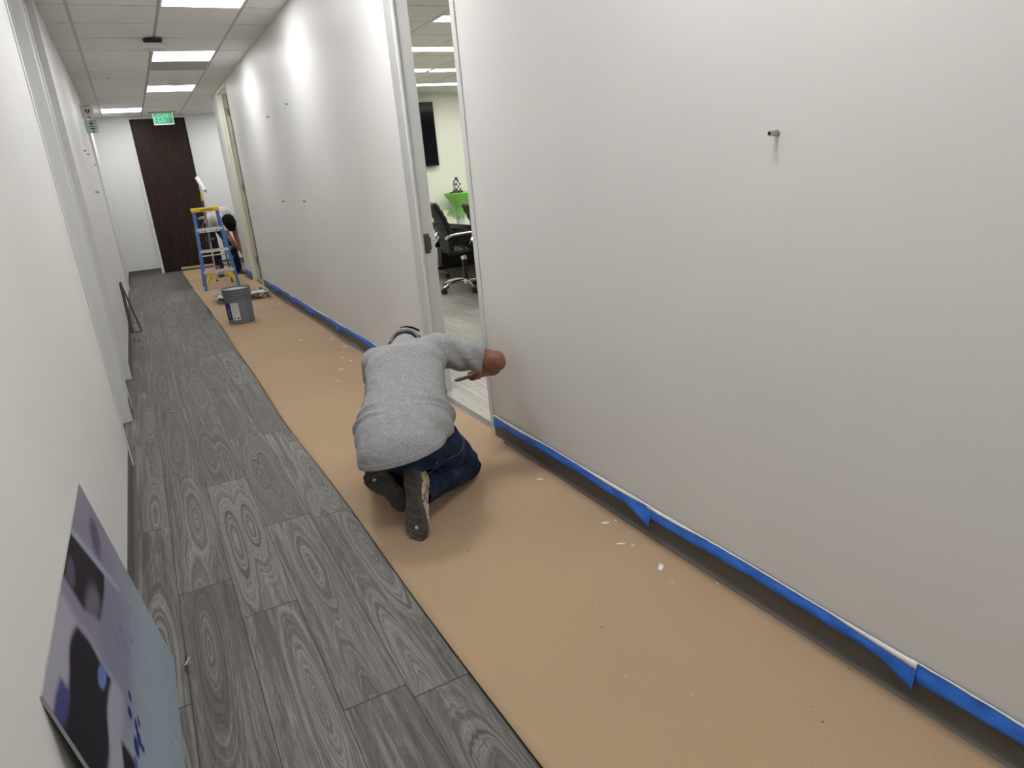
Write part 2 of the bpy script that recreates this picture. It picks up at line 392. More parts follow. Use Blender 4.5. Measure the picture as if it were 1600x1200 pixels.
def struct(name, boxes, mat, bev=0):
    m = MB()
    for q_ in boxes: m.bx(*q_)
    o = m.build(name, mat); o['kind'] = 'structure'; return o
HD = 2.672   # head height of every opening
L_OPEN = [(3.98, 4.82), (5.13, 6.04), (11.25, 12.22)]
segs = []; y = YB
for a, b_ in L_OPEN:
    segs.append((XL-WT, XL, y, a, 0, ZC)); segs.append((XL-WT, XL, a, b_, HD, ZC)); y = b_
segs.append((XL-WT, XL, y, YF, 0, ZC))
struct('wall_left', segs, MT['wall'])
struct('wall_far', [(XL-WT, 0.262, YF, YF+WT, 0, ZC), (0.262, 1.225, YF, YF+WT, HD+0.03, ZC), (1.225, 3.02, YF, YF+WT, 0, ZC)], MT['wall_far'])
struct('wall_right', [(XR, XR+WT, YB, 3.09, 0, ZC), (XR, XR+WT, 3.09, 3.95, HD, ZC), (XR, XR+WT, 3.95, 10.34, 0, ZC),
                      (XR, XR+WT, 10.34, 11.28, HD, ZC), (XR, XR+WT, 11.28, YC, 0, ZC)], MT['wall_r'])
struct('wall_turn', [(XR+WT, 2.92, YC-WT, YC, 0, ZC)], MT['wall_far'])
struct('wall_turn_end', [(2.92, 3.02, RY1+0.1, YF+WT, 0, ZC)], MT['wall_far'])
struct('wall_back', [(XL-WT, XR+WT, YB-0.1, YB, 0, ZC)], MT['wall'])
# office beyond the second right-hand door (a shallow closed-off room) and the meeting room
struct('wall_room_far', [(3.02, RX1, RY1-0.0, RY1+0.1, 0, ZC)], MT['wall_room'])
struct('wall_room_side', [(2.92, 3.02, 9.9, RY1+0.1, 0, ZC), (XR+WT, 2.92, 9.9, 10.0, 0, ZC)], MT['wall_room'])
struct('wall_room_right', [(RX1, RX1+0.1, RY0-0.1, RY1+0.1, 0, ZC)], MT['wall_room'])
struct('wall_room_near', [(XR+WT, RX1, RY0-0.1, RY0, 0, ZC)], MT['wall_room'])

# ceiling: lay-in tiles hanging a few millimetres below a T-bar grid
def ceiling(name, x0, x1, y0, y1, gx, gy, holes, P=0.6096):
    m = MB(); m.bx(x0, x1, y0, y1, ZC+0.002, ZC+0.05, mi=1)
    i0, i1 = math.floor((x0-gx)/P), math.ceil((x1-gx)/P); j0, j1 = math.floor((y0-gy)/P), math.ceil((y1-gy)/P)
    for i in range(i0, i1):
        for j in range(j0, j1):
            a, b_ = max(gx+i*P+0.012, x0), min(gx+(i+1)*P-0.012, x1); c, d = max(gy+j*P+0.009, y0), min(gy+(j+1)*P-0.009, y1)
            if b_-a < 0.02 or d-c < 0.02: continue
            cx, cy = (a+b_)/2, (c+d)/2
            if any(h[0] < cx < h[1] and h[2] < cy < h[3] for h in holes): continue
            m.bx(a, b_, c, d, ZC-0.006, ZC+0.002)
    o = m.build(name, [MT['tile'], MT['grid']]); o['kind'] = 'structure'; return o
GX, GY = -0.096, 6.3647
P = 0.6096
def cell(i, j): return (GX+i*P, GX+(i+1)*P, GY+j*P, GY+(j+1)*P)
lights_c = [cell(1, -1), cell(1, 3), cell(1, 7), cell(0, 11), cell(1, -5), cell(1, -9), cell(1, -13)]
vent_c = cell(1, 4)
turn_light = (1.733, 1.733+P, GY+11*P, GY+12*P)
ceiling('ceiling', XL, XR, YB, 12.03, GX, GY, lights_c + [vent_c])
ceiling('ceiling_turn', XL, 2.92, 12.03, YF, GX, GY, lights_c + [turn_light])
RGX, RGY = 2.890, 6.150
room_lights = []
for i, j in ((0, 0.5), (0, 3), (0, 5.5), (2, 5.5), (2, 8), (-2, 3), (2, 3), (4, 5.5), (2, 0.5), (4, 3), (0, -2), (2, -2), (0, -4.5), (4, 8), (4, 0.5), (6, 5.5)):
    x0 = RGX+i*P; y0 = {0.5: 6.455, 3: 8.02, 5.5: 9.62, 8: 11.15, -2: 4.93, -4.5: 3.3}[j]
    room_lights.append((x0+0.01, x0+2*P-0.01, y0, y0+0.30))
ceiling('ceiling_room', XR+WT, RX1, RY0, RY1, RGX, RGY, [])

# door frames -------------------------------------------------------------
def doorframe(n, side, y0, y1, face, mat, slab=None):
    """frame lining an opening in a side wall; face = x of the wall surface, side=+1 right wall, -1 left wall"""
    root = empty('door_%d' % n, (face, (y0+y1)/2, 0)); root['kind'] = 'structure'
    m = MB(); s = side
    def bb(xa, xb, a, b_, z0, z1, bev=0.002):
        xa, xb = face + s*xa, face + s*xb
        xa, xb = min(xa, xb), max(xa, xb)
        m.box(((xa+xb)/2-face, (a+b_)/2-(y0+y1)/2, (z0+z1)/2), (xb-xa, b_-a, z1-z0), None, bev, 1)
    pr_ = 0.006
    for ya, yb in ((y0-0.04, y0), (y1, y1+0.04)):
        bb(-pr_, 0, ya, yb, 0, HD+0.04)                 # face on the corridor side
        bb(WT, WT+pr_, ya, yb, 0, HD+0.04)
    bb(-pr_, 0, y0, y1, HD, HD+0.04); bb(WT, WT+pr_, y0, y1, HD, HD+0.04)
    for ya, yb in ((y0, y0+0.004), (y1-0.004, y1)): bb(-pr_, WT+pr_, ya, yb, 0, HD, 0.001)
    bb(-pr_, WT+pr_, y0, y1, HD-0.004, HD, 0.001)
    st = (0.04, 0.055) if slab is None or slab[0] == 'in' else (0.05, 0.085)
    for ya, yb in ((y0, y0+0.016), (y1-0.016, y1)): bb(st[0], st[1], ya, yb, 0, HD)
    bb(st[0], st[1], y0, y1, HD-0.016, HD)
    m.build('door_frame', mat, root)
    return root
d1 = doorframe(1, 1, 3.09, 3.95, XR, MT['frame'])
# strike plate on the far jamb
m = MB(); m.box((0.085, 0.4265, 0.943), (0.036, 0.003, 0.118), None, 0.001); m.box((0.104, 0.425, 0.943), (0.014, 0.004, 0.075), None, 0.001)
for zz in (0.895, 0.991): m.cyl((0.083, 0.4265, zz), (0.083, 0.4235, zz), 0.004, n=8)
m.box((0.083, 0.4245, 0.943), (0.014, 0.002, 0.03), None, 0)
sp_ = m.build('strike_plate', MT['strike'], d1); sp_['label'] = 'dark bronze strike plate'
# door leaf folded back inside the meeting room, hinged on the near jamb
m = MB(); m.bx(0.16, 0.205, -0.43-0.86, -0.43-0.005, 0.01, 2.66, 0.002); lf = m.build('door_leaf', MT['walnut'], d1)
m = MB(); m.cyl((0.205, -0.43-0.8, 0.98), (0.26, -0.43-0.8, 0.98), 0.011, n=12); m.cyl((0.255, -0.43-0.8, 0.98), (0.255, -0.43-0.68, 0.98), 0.009, n=12); m.build('door_handle', MT['steel'], lf)
d2 = doorframe(2, 1, 10.34, 11.28, XR, MT['frame_lit_cream'])
m = MB(); m.bx(0.107, 1.0, 0.39, 0.435, 0.01, 2.66, 0.001)
m.build('door_leaf', MT['walnut'], d2)
for zz in (2.43, 1.378, 0.291):
    m = MB(); m.box((0.098, 0.4645, zz), (0.034, 0.003, 0.105), None, 0.001); m.cyl((0.12, 0.461, zz-0.055), (0.12, 0.461, zz+0.055), 0.006, n=10); m.build('hinge', MT['steel'], d2)
def leftdoor(n, a, b_):
    r = doorframe(n, -1, a, b_, XL, MT['frame'], ('in',))
    m = MB(); h = (b_-a)/2; m.bx(-0.10, -0.057, -h+0.006, h-0.006, 0.008, HD-0.006, 0.002)
    l = m.build('door_leaf', MT['frame'], r)
    m = MB(); m.cyl((-0.057, -h+0.07, 0.98), (-0.006, -h+0.07, 0.98), 0.010, n=12); m.cyl((-0.014, -h+0.07, 0.98), (-0.014, -h+0.19, 0.98), 0.009, n=12)
    m.build('door_handle', MT['steel'], l)
for n, (a, b_) in zip((3, 4, 5), L_OPEN): leftdoor(n, a, b_)
# dark far door with its thin pale frame
r = empty('door_6', (0.745, YF, 0)); r['kind'] = 'structure'
m = MB(); m.bx(-0.445, 0.445, -0.012, 0.035, 0.006, 2.672, 0.001)
l = m.build('door_leaf', MT['walnut'], r); l['label'] = 'full height dark walnut veneer'
m = MB()
m.bx(-0.492, -0.446, -0.022, 0.10, 0, 2.70, 0.002); m.bx(0.446, 0.480, -0.022, 0.10, 0, 2.70, 0.002); m.bx(-0.446, 0.446, -0.022, 0.10, 2.673, 2.70, 0.002)
m.build('door_frame', MT['frame'], r)

# rubber cove base ---------------------------------------------------------
def cove(name, x, side, y0, y1, h=0.10, mat=None):
    prof = [(0, 0), (0.014, 0), (0.0135, 0.003), (0.008, 0.007), (0.0045, 0.014), (0.0035, 0.025), (0.0035, h-0.002), (0.002, h), (0, h)]
    m = MB(); m.rings([[(x+side*u, yy, v_) for u, v_ in prof] for yy in (y0, y1)])
    o = m.build(name, mat or MT['rubber_base'], smooth=35); o['kind'] = 'structure'; return o
cove('baseboard_left', XL, 1, YB, L_OPEN[0][0]-0.055)
cove('baseboard_left_stub', XL, 1, 4.865, 5.085)
cove('baseboard_left_middle', XL, 1, 6.085, 11.2)
cove('baseboard_left_end', XL, 1, 12.265, YF)
cove('baseboard_right', XR, -1, YB, 3.045)
cove('baseboard_right_middle', XR, -1, 3.995, 10.295)
cove('baseboard_right_end', XR, -1, 11.325, YC)
m = MB(); pf = [(0, 0), (0.014, 0), (0.0045, 0.014), (0.0035, 0.10), (0, 0.10)]
m.rings([[(xx, YF-u, v_) for u, v_ in pf] for xx in (XL, 0.252)]); m.rings([[(xx, YF-u, v_) for u, v_ in pf] for xx in (1.227, 2.92)])
o = m.build('baseboard_far', MT['rubber_base'], smooth=35); o['kind'] = 'structure'
m = MB(); m.bx(3.02, RX1, RY1-0.005, RY1, 0, 0.10); o = m.build('baseboard_room', MT['rubber_base']); o['kind'] = 'structure'

planks('floor_room_end', 2.92, RX1, YC, RY1, {}, MT['plank_room'], seed=19)

# ------------------------------------------------------------------ ceiling fittings
LB = {0: 'square ceiling light panel at top edge of photo, above painted right wall', 1: 'square ceiling light panel beside white box, dark vent tile behind it',
      2: 'square ceiling light panel with smoke detector in front of it', 3: 'farthest square ceiling light, left of the green exit sign'}
def troffer(c, label, group, mat, name='ceiling_light'):
    x0, x1, y0, y1 = c; cx, cy = (x0+x1)/2, (y0+y1)/2
    r = empty(name, (cx, cy, ZC-0.012), 0, label, 'light', group)
    hx, hy = (x1-x0)/2-0.004, (y1-y0)/2-0.004
    m = MB(); t = 0.016
    for a in ((-hx, hx, -hy, -hy+t), (-hx, hx, hy-t, hy), (-hx, -hx+t, -hy+t, hy-t), (hx-t, hx, -hy+t, hy-t)): m.bx(*a, 0.0, 0.014)
    m.build('frame', MT['white_plastic'], r)
    m = MB(); m.bx(-hx+t, hx-t, -hy+t, hy-t, 0.004, 0.012); m.build('diffuser', mat, r)
    return r
for k, c in enumerate(lights_c):
    troffer(c, LB.get(k) or 'square corridor ceiling light out of sight, ' + {4: 'above the kneeling painter', 5: 'directly above the viewer', 6: 'behind the viewer'}[k], 'corridor ceiling lights', MT['emit_far' if k < 4 else 'emit_near' if k == 4 else 'emit'])
troffer(turn_light, 'square ceiling light round the corner of the far passage', 'corridor ceiling lights', MT['emit'])
rl = {0: 'slim ceiling light in meeting room, nearest and highest seen through doorway', 1: 'long slim ceiling light in meeting room, second bar down the doorway',
      2: 'left one of two end to end slim meeting room lights', 3: 'right one of two end to end slim meeting room lights', 4: 'lowest slim ceiling light in meeting room, just above wall screen'}
for k, c in enumerate(room_lights):
    troffer(c, rl.get(k) or 'slim meeting room light out of sight, %s row, %s' % ({11.15: 'farthest', 9.62: 'second farthest', 8.02: 'middle', 6.455: 'third nearest', 4.93: 'second nearest', 3.3: 'nearest'}[c[2]], 'beside the corridor wall' if c[0] < 2.5 else 'first from the corridor wall' if c[0] < 3.5 else 'above the long table' if c[0] < 4.6 else 'beyond the long table' if c[0] < 6 else 'by the outer wall'), 'meeting room ceiling lights', MT['emit_room'], 'room_ceiling_light')
troffer((1.95, 2.55, 10.6, 11.2), 'square ceiling light in the closed office beyond the cream frame', 'meeting room ceiling lights', MT['emit_room'], 'office_ceiling_light')
# dark grille tile
r = empty('ceiling_vent', ((vent_c[0]+vent_c[1])/2, (vent_c[2]+vent_c[3])/2, ZC-0.01), 0, 'darker grey perforated air vent tile directly behind the second ceiling light', 'vent')
m = MB(); m.bx(-0.29, 0.29, -0.29, 0.29, 0.0, 0.012); m.build('panel', simple('vent_grey', (0.36, 0.355, 0.345), 0.6), r)
m = MB()
for a in ((-0.298, 0.298, -0.298, -0.285), (-0.298, 0.298, 0.285, 0.298), (-0.298, -0.285, -0.285, 0.285), (0.285, 0.298, -0.285, 0.285)): m.bx(*a, -0.002, 0.012)
m.build('frame', MT['grid'], r)
# white box hung below grid
r = empty('access_point', (0.505, 7.62, ZC-0.075), 0, 'small white square box hung under the ceiling grid below a black disc for its shadow', 'wireless access point')
m = MB(); m.box((0, 0, 0.0), (0.21, 0.21, 0.045), None, 0.01, 3); m.build('housing', MT['white_plastic'], r)
m = MB(); m.cyl((0, 0, 0.022), (0, 0, 0.069), 0.075, 0.085, 24); m.build('bracket', MT['black_plastic'], r)  # black disc stands in for the shadow between box and ceiling
# sprinkler and detector
r = empty('sprinkler', (0.10, 9.70, ZC-0.006), 0, 'small round sprinkler cover plate on plain tile left of the second light', 'sprinkler')
m = MB(); m.lathe([(0.062, 0), (0.060, -0.006), (0.035, -0.010), (0.032, -0.016), (0.005, -0.018)], n=28); m.build('cover_plate', MT['white_plastic'], r, 40)
m = MB(); m.cyl((0, 0, -0.017), (0, 0, -0.030), 0.006, n=10); m.cyl((0, 0, -0.030), (0, 0, -0.033), 0.014, n=14); m.build('deflector', MT['steel'], r)
r = empty('smoke_detector', (0.83, 10.3, ZC-0.006), 0, 'round white smoke detector on ceiling tile in front of the third light', 'smoke detector')
m = MB(); m.lathe([(0.07, 0), (0.07, -0.014), (0.062, -0.022), (0.05, -0.045), (0.042, -0.052), (0.005, -0.054)], n=32); m.build('housing', MT['white_plastic'], r, 35)
m = MB(); m.lathe([(0.056, -0.026), (0.064, -0.030), (0.056, -0.034)], n=32, caps=False); m.build('vent_ring', MT['ink_grey'], r)

# exit sign
def text_mesh(s, size, depth, name, mat, parent, M4, font_scale=1.0):
    cu = bpy.data.curves.new('t', 'FONT'); cu.body = s; cu.size = size; cu.extrude = depth; cu.align_x = 'CENTER'; cu.align_y = 'CENTER'
    t = bpy.data.objects.new('t', cu); COL.objects.link(t)
    dg = bpy.context.evaluated_depsgraph_get(); dg.update()
    me = bpy.data.meshes.new_from_object(t.evaluated_get(dg), depsgraph=dg); bpy.data.objects.remove(t); bpy.data.curves.remove(cu)
    me.name = name; me.transform(M4); me.materials.clear(); me.materials.append(mat)
    o = bpy.data.objects.new(name, me); COL.objects.link(o)
    if parent: o.parent = parent
    return o
q = NT('exit_letter_green', 0.4, 0, (0.02, 0.35, 0.16)); q.b.inputs['Emission Color'].default_value = (0.03, 0.75, 0.32, 1); q.b.inputs['Emission Strength'].default_value = 0.5; EXG = q.m
q = NT('exit_edge_glow', 0.3, 0, (0.5, 0.9, 0.7)); q.b.inputs['Emission Color'].default_value = (0.45, 1.0, 0.65, 1); q.b.inputs['Emission Strength'].default_value = 0.85; EXE = q.m
q = NT('clear_acrylic', 0.05, 0, (0.75, 0.95, 0.85)); q.b.inputs['Transmission Weight'].default_value = 0.0; q.b.inputs['Alpha'].default_value = 0.22
q.b.inputs['Emission Color'].default_value = (0.1, 0.6, 0.3, 1); q.b.inputs['Emission Strength'].default_value = 0.10; EXC = q.m
r = empty('exit_sign', (0.817, 13.86, ZC-0.006), 0, 'hanging clear exit sign with glowing green letters in front of dark door', 'exit sign')
m = MB(); m.box((0, 0, -0.006), (0.40, 0.12, 0.012), None, 0.003); m.build('canopy', MT['steel'], r)
m = MB(); m.box((0, 0, -0.105), (0.308, 0.006, 0.186), None, 0.001, 1); pn = m.build('panel', EXC, r)
m = MB(); m.box((0, 0, -0.2), (0.31, 0.009, 0.007), None, 0.001, 1)
for sx in (-1, 1): m.box((sx*0.1545, 0, -0.108), (0.003, 0.008, 0.18), None, 0)
m.build('glowing_edge', EXE, r)
RX = Matrix.Rotation(PI/2, 4, 'X')
text_mesh('EXIT', 0.15, 0.0015, 'lettering', EXG, pn, Matrix.Translation((0.005, -0.006, -0.108)) @ RX @ Matrix.Diagonal((0.62, 1.22, 1, 1)))
m = MB(); pp = lambda u, v_, d: (u, d, v_)
m.prism([(-0.142, -0.105), (-0.118, -0.07), (-0.108, -0.07), (-0.130, -0.105), (-0.108, -0.14), (-0.118, -0.14)], pp, -0.008, -0.004); m.build('arrow', EXG, pn)

# flag signs projecting from the left wall
r = empty('aed_sign', (XL, 10.72, 2.45), 0, 'white projecting sign with AED lettering, red heart and down arrow', 'sign')
m = MB(); m.box((0.068, 0, 0), (0.13, 0.004, 0.185), None, 0.001); m.build('sign_panel', MT['sign_white'], r)
m = MB(); m.box((0.002, 0, 0), (0.004, 0.03, 0.17), None, 0.001); m.build('wall_bracket', MT['steel'], r)
text_mesh('AED', 0.045, 0.0008, 'lettering', MT['ink'], r, Matrix.Translation((0.07, -0.0035, 0.066)) @ RX)
m = MB(); hp = []
for i in range(40):
    t = 2*PI*i/40; hp.append((0.070+0.0019*16*math.sin(t)**3, 0.004+0.0021*(13*math.cos(t)-5*math.cos(2*t)-2*math.cos(3*t)-math.cos(4*t))))
m.prism(hp, pp, -0.0035, -0.002); m.build('heart', MT['red_ink'], r)
m = MB(); m.prism([(0.074, 0.026), (0.060, 0.0), (0.068, 0.0), (0.064, -0.018), (0.080, 0.008), (0.072, 0.008), (0.080, 0.026)], pp, -0.0045, -0.0034); m.build('bolt', MT['sign_white'], r)
m = MB(); m.prism([(0.046, -0.060), (0.094, -0.060), (0.070, -0.078)], pp, -0.0035, -0.002); m.build('arrow', MT['ink'], r)
r = empty('first_aid_sign', (XL, 10.72, 2.27), 0, 'pale green projecting sign with dark cross, below the heart sign', 'sign')
m = MB(); m.box((0.073, 0, 0), (0.13, 0.004, 0.155), None, 0.001); m.build('sign_panel', MT['sign_green'], r)
m = MB(); m.box((0.002, 0, 0), (0.004, 0.03, 0.14), None, 0.001); m.build('wall_bracket', MT['steel'], r)
m = MB()
for a in ((-0.0, 0.0735),): pass
for (u0, u1, v0, v1) in ((0.012, 0.134, 0.070, 0.073), (0.012, 0.134, -0.073, -0.070), (0.012, 0.015, -0.07, 0.07), (0.131, 0.134, -0.07, 0.07),
                         (0.068, 0.084, 0.016, 0.062), (0.053, 0.099, 0.031, 0.047), (0.045, 0.118, 0.0, 0.009), (0.055, 0.108, -0.034, -0.014)):
    m.bx(u0, u1, -0.0035, -0.002, v0, v1)
m.prism([(0.062, -0.066), (0.104, -0.066), (0.083, -0.042)], pp, -0.0035, -0.002)
m.build('symbols', MT['green_ink'], r)

# wall hardware -------------------------------------------------------------
def hardware(name, x, y, z, side, ln, rad, label, cat, group=None, hollow=False, mat='steel'):
    r = empty(name, (x, y, z), 0, label, cat, group)
    m = MB()
    if hollow:
        n = 20; c = lambda xx, rr: [(xx*side, rr*math.cos(2*PI*i/n), rr*math.sin(2*PI*i/n)) for i in range(n)]
        m.rings([c(0, rad), c(ln, rad), c(ln, rad*0.62), c(ln*0.2, rad*0.62)])
    else: m.cyl((0, 0, 0), (side*ln, 0, 0), rad, n=12)
    m.build('barrel', MT[mat], r, 40)
    m = MB(); m.cyl((0, 0, 0), (side*0.002, 0, 0), rad*1.35, n=16)
    if not hollow: m.cyl((side*ln, 0, 0), (side*(ln+0.004), 0, 0), rad*1.5, n=12)
    m.build('collar' if hollow else 'head', MT[mat if hollow else 'black_metal'], r)
hardware('wall_standoff', XR, 1.264, 1.367, -1, 0.027, 0.0065, 'hollow metal standoff sticking out of the bare near right wall', 'standoff', None, True)
for (y, z, lb) in ((6.74, 2.04, 'small screw in right wall, upper right of the four'), (7.74, 2.03, 'small screw in right wall, upper left of the four'),
                   (7.71, 1.193, 'small screw in right wall, lower left of the four'), (6.69, 1.195, 'small screw in right wall, lower right of the four')):
    hardware('wall_screw', XR, y, z, -1, 0.018, 0.006, lb, 'screw', 'screws in the painted right wall')
for (y, z, lb) in ((8.26, 1.84, 'small screw in left wall, upper nearer one below the signs'), (8.9, 1.84, 'small screw in left wall, upper farther one below the signs'),
                   (10.3, 1.79, 'screw in left wall, alone between the upper pair and lower pair'), (8.57, 1.452, 'small screw in left wall, lowest and nearer'), (9.0, 1.452, 'small screw in left wall, lowest and farther')):
    hardware('wall_anchor', XL, y, z, 1, 0.016, 0.006, lb, 'screw', 'screws in the left wall')
# ------------------------------------------------------------------ kraft paper runner and the roll
def edge_l(y):
    return 0.548 + 0.012*math.sin(y*0.9+1) + 0.006*math.sin(y*2.7) + (0.018 if y > 8 else 0)*min(1, (y-8)/3 if y > 8 else 0)
def edge_r(y):
    e = 1.413 + 0.004*math.sin(y*1.9)
    if 2.95 < y < 4.05: e = 1.455
    if y > 10.32 and y < 11.3: e = 1.445
    if y > 12.03: e = 1.41
    for c, w, a in ((7.75, 0.35, -0.03), (8.6, 0.3, -0.012), (5.9, 0.3, -0.012)): e += a*math.exp(-((y-c)/w)**2)
    return e
def paper_z(x, y):
    z = 0.003 + 0.0018*(1+noise.noise(Vector((x*2.2, y*0.9, 0))))
    t = (x-0.54)/0.88
    z += 0.030*math.exp(-((y-7.98+0.05*t)/0.07)**2)*max(0, t-0.15)**1.3
    z += 0.016*math.exp(-((y-7.55)/0.22)**2)*max(0, t-0.6)*2.2
    z += 0.010*math.exp(-((y-2.45)/0.35)**2)*max(0, t-0.55)*1.5
    z += 0.007*max(0, 1-abs(x-edge_l(y))/0.05)*(0.6+0.5*math.sin(y*1.3))
    return max(z, 0.0025)
m = MB()
ys0, ys1 = -2.8, 14.22
def pf_(s, t):
    y = ys0+(ys1-ys0)*t; a, b_ = edge_l(y), edge_r(y); x = a+(b_-a)*s
    return Vector((x, y, paper_z(x, y)))
m.grid(pf_, 26, 520)
paper = m.build('kraft_paper', MT['kraft'], smooth=180, recalc=False)
sm = paper.modifiers.new('s', 'SOLIDIFY'); sm.thickness = 0.0015; sm.offset = -1
tag(paper, 'long brown kraft paper runner covering the floor along the right wall', 'floor paper')
# paint drips
def splat(m, x, y, rx, ry, ang=0, seed=0):
    n = 18; c = []
    for i in range(n):
        t = 2*PI*i/n; k = 1+0.35*noise.noise(Vector((math.cos(t)*1.5, math.sin(t)*1.5, seed*3.1)))
        u, v_ = math.cos(t)*rx*k, math.sin(t)*ry*k
        c.append((x+u*math.cos(ang)-v_*math.sin(ang), y+u*math.sin(ang)+v_*math.cos(ang)))
    z0 = paper_z(x, y)+0.0006
    m.rings([[Vector((a, b_, z0)) for a, b_ in c], [Vector((x+(a-x)*0.85, y+(b_-y)*0.85, z0+0.0012)) for a, b_ in c]])
for k, (x, y, rx, ry, an) in enumerate([(1.338, 2.434, 0.018, 0.006, -0.5), (1.345, 1.955, 0.017, 0.008, -0.6), (1.385, 1.945, 0.005, 0.005, 0), (1.300, 1.80, 0.016, 0.005, -0.5), (1.330, 1.765, 0.010, 0.004, -0.3),
        (1.318, 1.60, 0.009, 0.024, -0.69), (1.36, 1.73, 0.003, 0.003, 0), (1.29, 1.51, 0.003, 0.003, 0), (1.40, 1.42, 0.004, 0.004, 0),
        (1.33, 6.1, 0.014, 0.02, 0), (1.34, 5.7, 0.03, 0.015, .3), (1.25, 5.2, 0.012, 0.02, 0), (1.22, 5.35, 0.012, 0.012, 0), (1.10, 6.3, 0.02, 0.012, 0), (1.12, 5.0, 0.015, 0.012, 0), (1.31, 8.55, 0.02, 0.03, 0),
        (1.28, 8.8, 0.015, 0.02, 0), (1.32, 4.95, 0.035, 0.01, 0.5), (1.02, 4.7, 0.012, 0.01, 0), (0.9, 1.25, 0.002, 0.002, 0), (1.0, 1.1, 0.002, 0.002, 0)]):
    m = MB(); splat(m, x, y, rx, ry, an, k); dr = m.build('paint_drip', MT['paint_wet'], paper, 180); dr['label'] = 'small white paint splash'
# torn dark corner curling up at the left edge
for (yy, s) in ((8.75, 1.0), (11.35, 0.55)):
    m = MB()
    m.rings([[Vector((edge_l(yy)-0.004, yy-0.14*s, 0.004)), Vector((edge_l(yy)+0.02, yy-0.10*s, 0.004)), Vector((edge_l(yy)-0.022*s, yy+0.13*s, 0.075*s)), Vector((edge_l(yy)-0.026*s, yy+0.11*s, 0.07*s))],
             [Vector((edge_l(yy)-0.004, yy-0.14*s, 0.006)), Vector((edge_l(yy)+0.02, yy-0.10*s, 0.006)), Vector((edge_l(yy)-0.019*s, yy+0.13*s, 0.077*s)), Vector((edge_l(yy)-0.023*s, yy+0.11*s, 0.072*s))]])
    cc = m.build('curled_corner', MT['ink'], paper); cc['label'] = 'dark upturned edge'
r = empty('paper_roll', (0.0, 0, 0), 0, 'rolled up remainder of brown paper lying against the dark far door', 'paper roll')
m = MB(); m.cyl((0.588, 14.285, 0.036), (1.46, 14.20, 0.036), 0.033, n=28, caps=True); m.build('paper_winding', MT['roll'], r, 40)
for k, t in enumerate((0.583, 1.463)):
    m = MB()
    yy = 14.285-0.085*(t-0.588)/0.872; n = 24
    c = lambda x, rr: [(x, yy+rr*math.cos(2*PI*i/n), 0.036+rr*math.sin(2*PI*i/n)) for i in range(n)]
    m.rings([c(t-0.004, 0.02), c(t+0.004, 0.02), c(t+0.004, 0.014), c(t-0.004, 0.014)], loop=True, caps=False)
    m.build('cardboard_core', MT['cardboard'], r, 40)

# ------------------------------------------------------------------ blue tape along the base
def tape(y0, y1, lows, label, seed=0, top=0.122, lo=0.078, flap=0.0, out=0.006, smear=True):
    """strip stuck over the top of the rubber base; lower edge waves away from it"""
    N = max(8, int((y1-y0)/0.03)); 
    def low(y):
        l = lo + 0.004*math.sin(y*5+seed)
        for c, w, a in lows: l -= a*max(0, 1-abs(y-c)/w)
        return l
    def fn(s, t):
        y = y0+(y1-y0)*t; l = low(y); z = top + (l-top)*s + 0.0015*math.sin(y*9+seed)*(1-s)
        b = out*(0.35+0.65*math.sin(s*PI*0.8)) + 0.5*max(0, lo-l)*s*s
        return Vector((XR-0.0035-b, y, z))
    m = MB(); m.grid(fn, 6, N)
    o = m.build('painters_tape', MT['tape'], smooth=180, recalc=False)
    s_ = o.modifiers.new('s', 'SOLIDIFY'); s_.thickness = 0.0009; s_.offset = 0
    tag(o, label, 'tape', 'blue masking tape on the right baseboard')
    if smear:
        def fs(s, t):
            y = y0+(y1-y0)*t; w = 0.004 + 0.022*max(0, noise.noise(Vector((y*2.2, seed*1.7+0.4, 1.3)))) + 0.003*abs(noise.noise(Vector((y*22, seed, 2))))
            z = top + 0.0035 - w*s + 0.0015*math.sin(y*9+seed)*(1-0)
            k = w*s/(top-lo); return Vector((XR-0.0035-out*(0.35+0.65*math.sin(k*PI*0.8))-0.0016, y, z))
        m = MB(); m.grid(fs, 2, int((y1-y0)/0.008)); e = m.build('paint_smear', MT['paint_wet'], o, 180, recalc=False); e['label'] = 'white paint on the upper edge'
        sm_ = e.modifiers.new('s', 'SOLIDIFY'); sm_.thickness = 0.0008; sm_.offset = 0
    return o
tape(-1.2, 0.80, [(0.80, 0.12, 0.004)], 'blue tape piece running out of the lower right of the photo', 1)
tape(0.785, 1.80, [(0.785, 0.10, 0.024), (1.3, 0.2, -0.002)], 'blue tape piece ending in a torn hanging corner near lower right', 2, out=0.008)
tape(1.775, 3.04, [(1.78, 0.14, 0.030), (2.05, 0.22, 0.006), (3.04, 0.06, 0.012)], 'blue tape piece starting at near door frame, its far end folded', 3, out=0.009)
tape(3.995, 6.25, [(6.2, 0.10, 0.030)], 'blue tape piece behind kneeling painter, with one drooping tab', 4)
tape(6.24, 8.15, [(7.32, 0.28, 0.030), (8.1, 0.18, 0.028)], 'blue tape piece with two drooping scallops beyond the painter', 5)
tape(8.14, 10.29, [(9.3, 0.25, 0.03), (8.2, 0.12, 0.03)], 'blue tape piece with a wavy sag next to the paint tray', 6)
tape(11.33, 12.02, [(11.6, 0.2, 0.03)], 'short blue tape piece between the cream door frame and corner', 7)

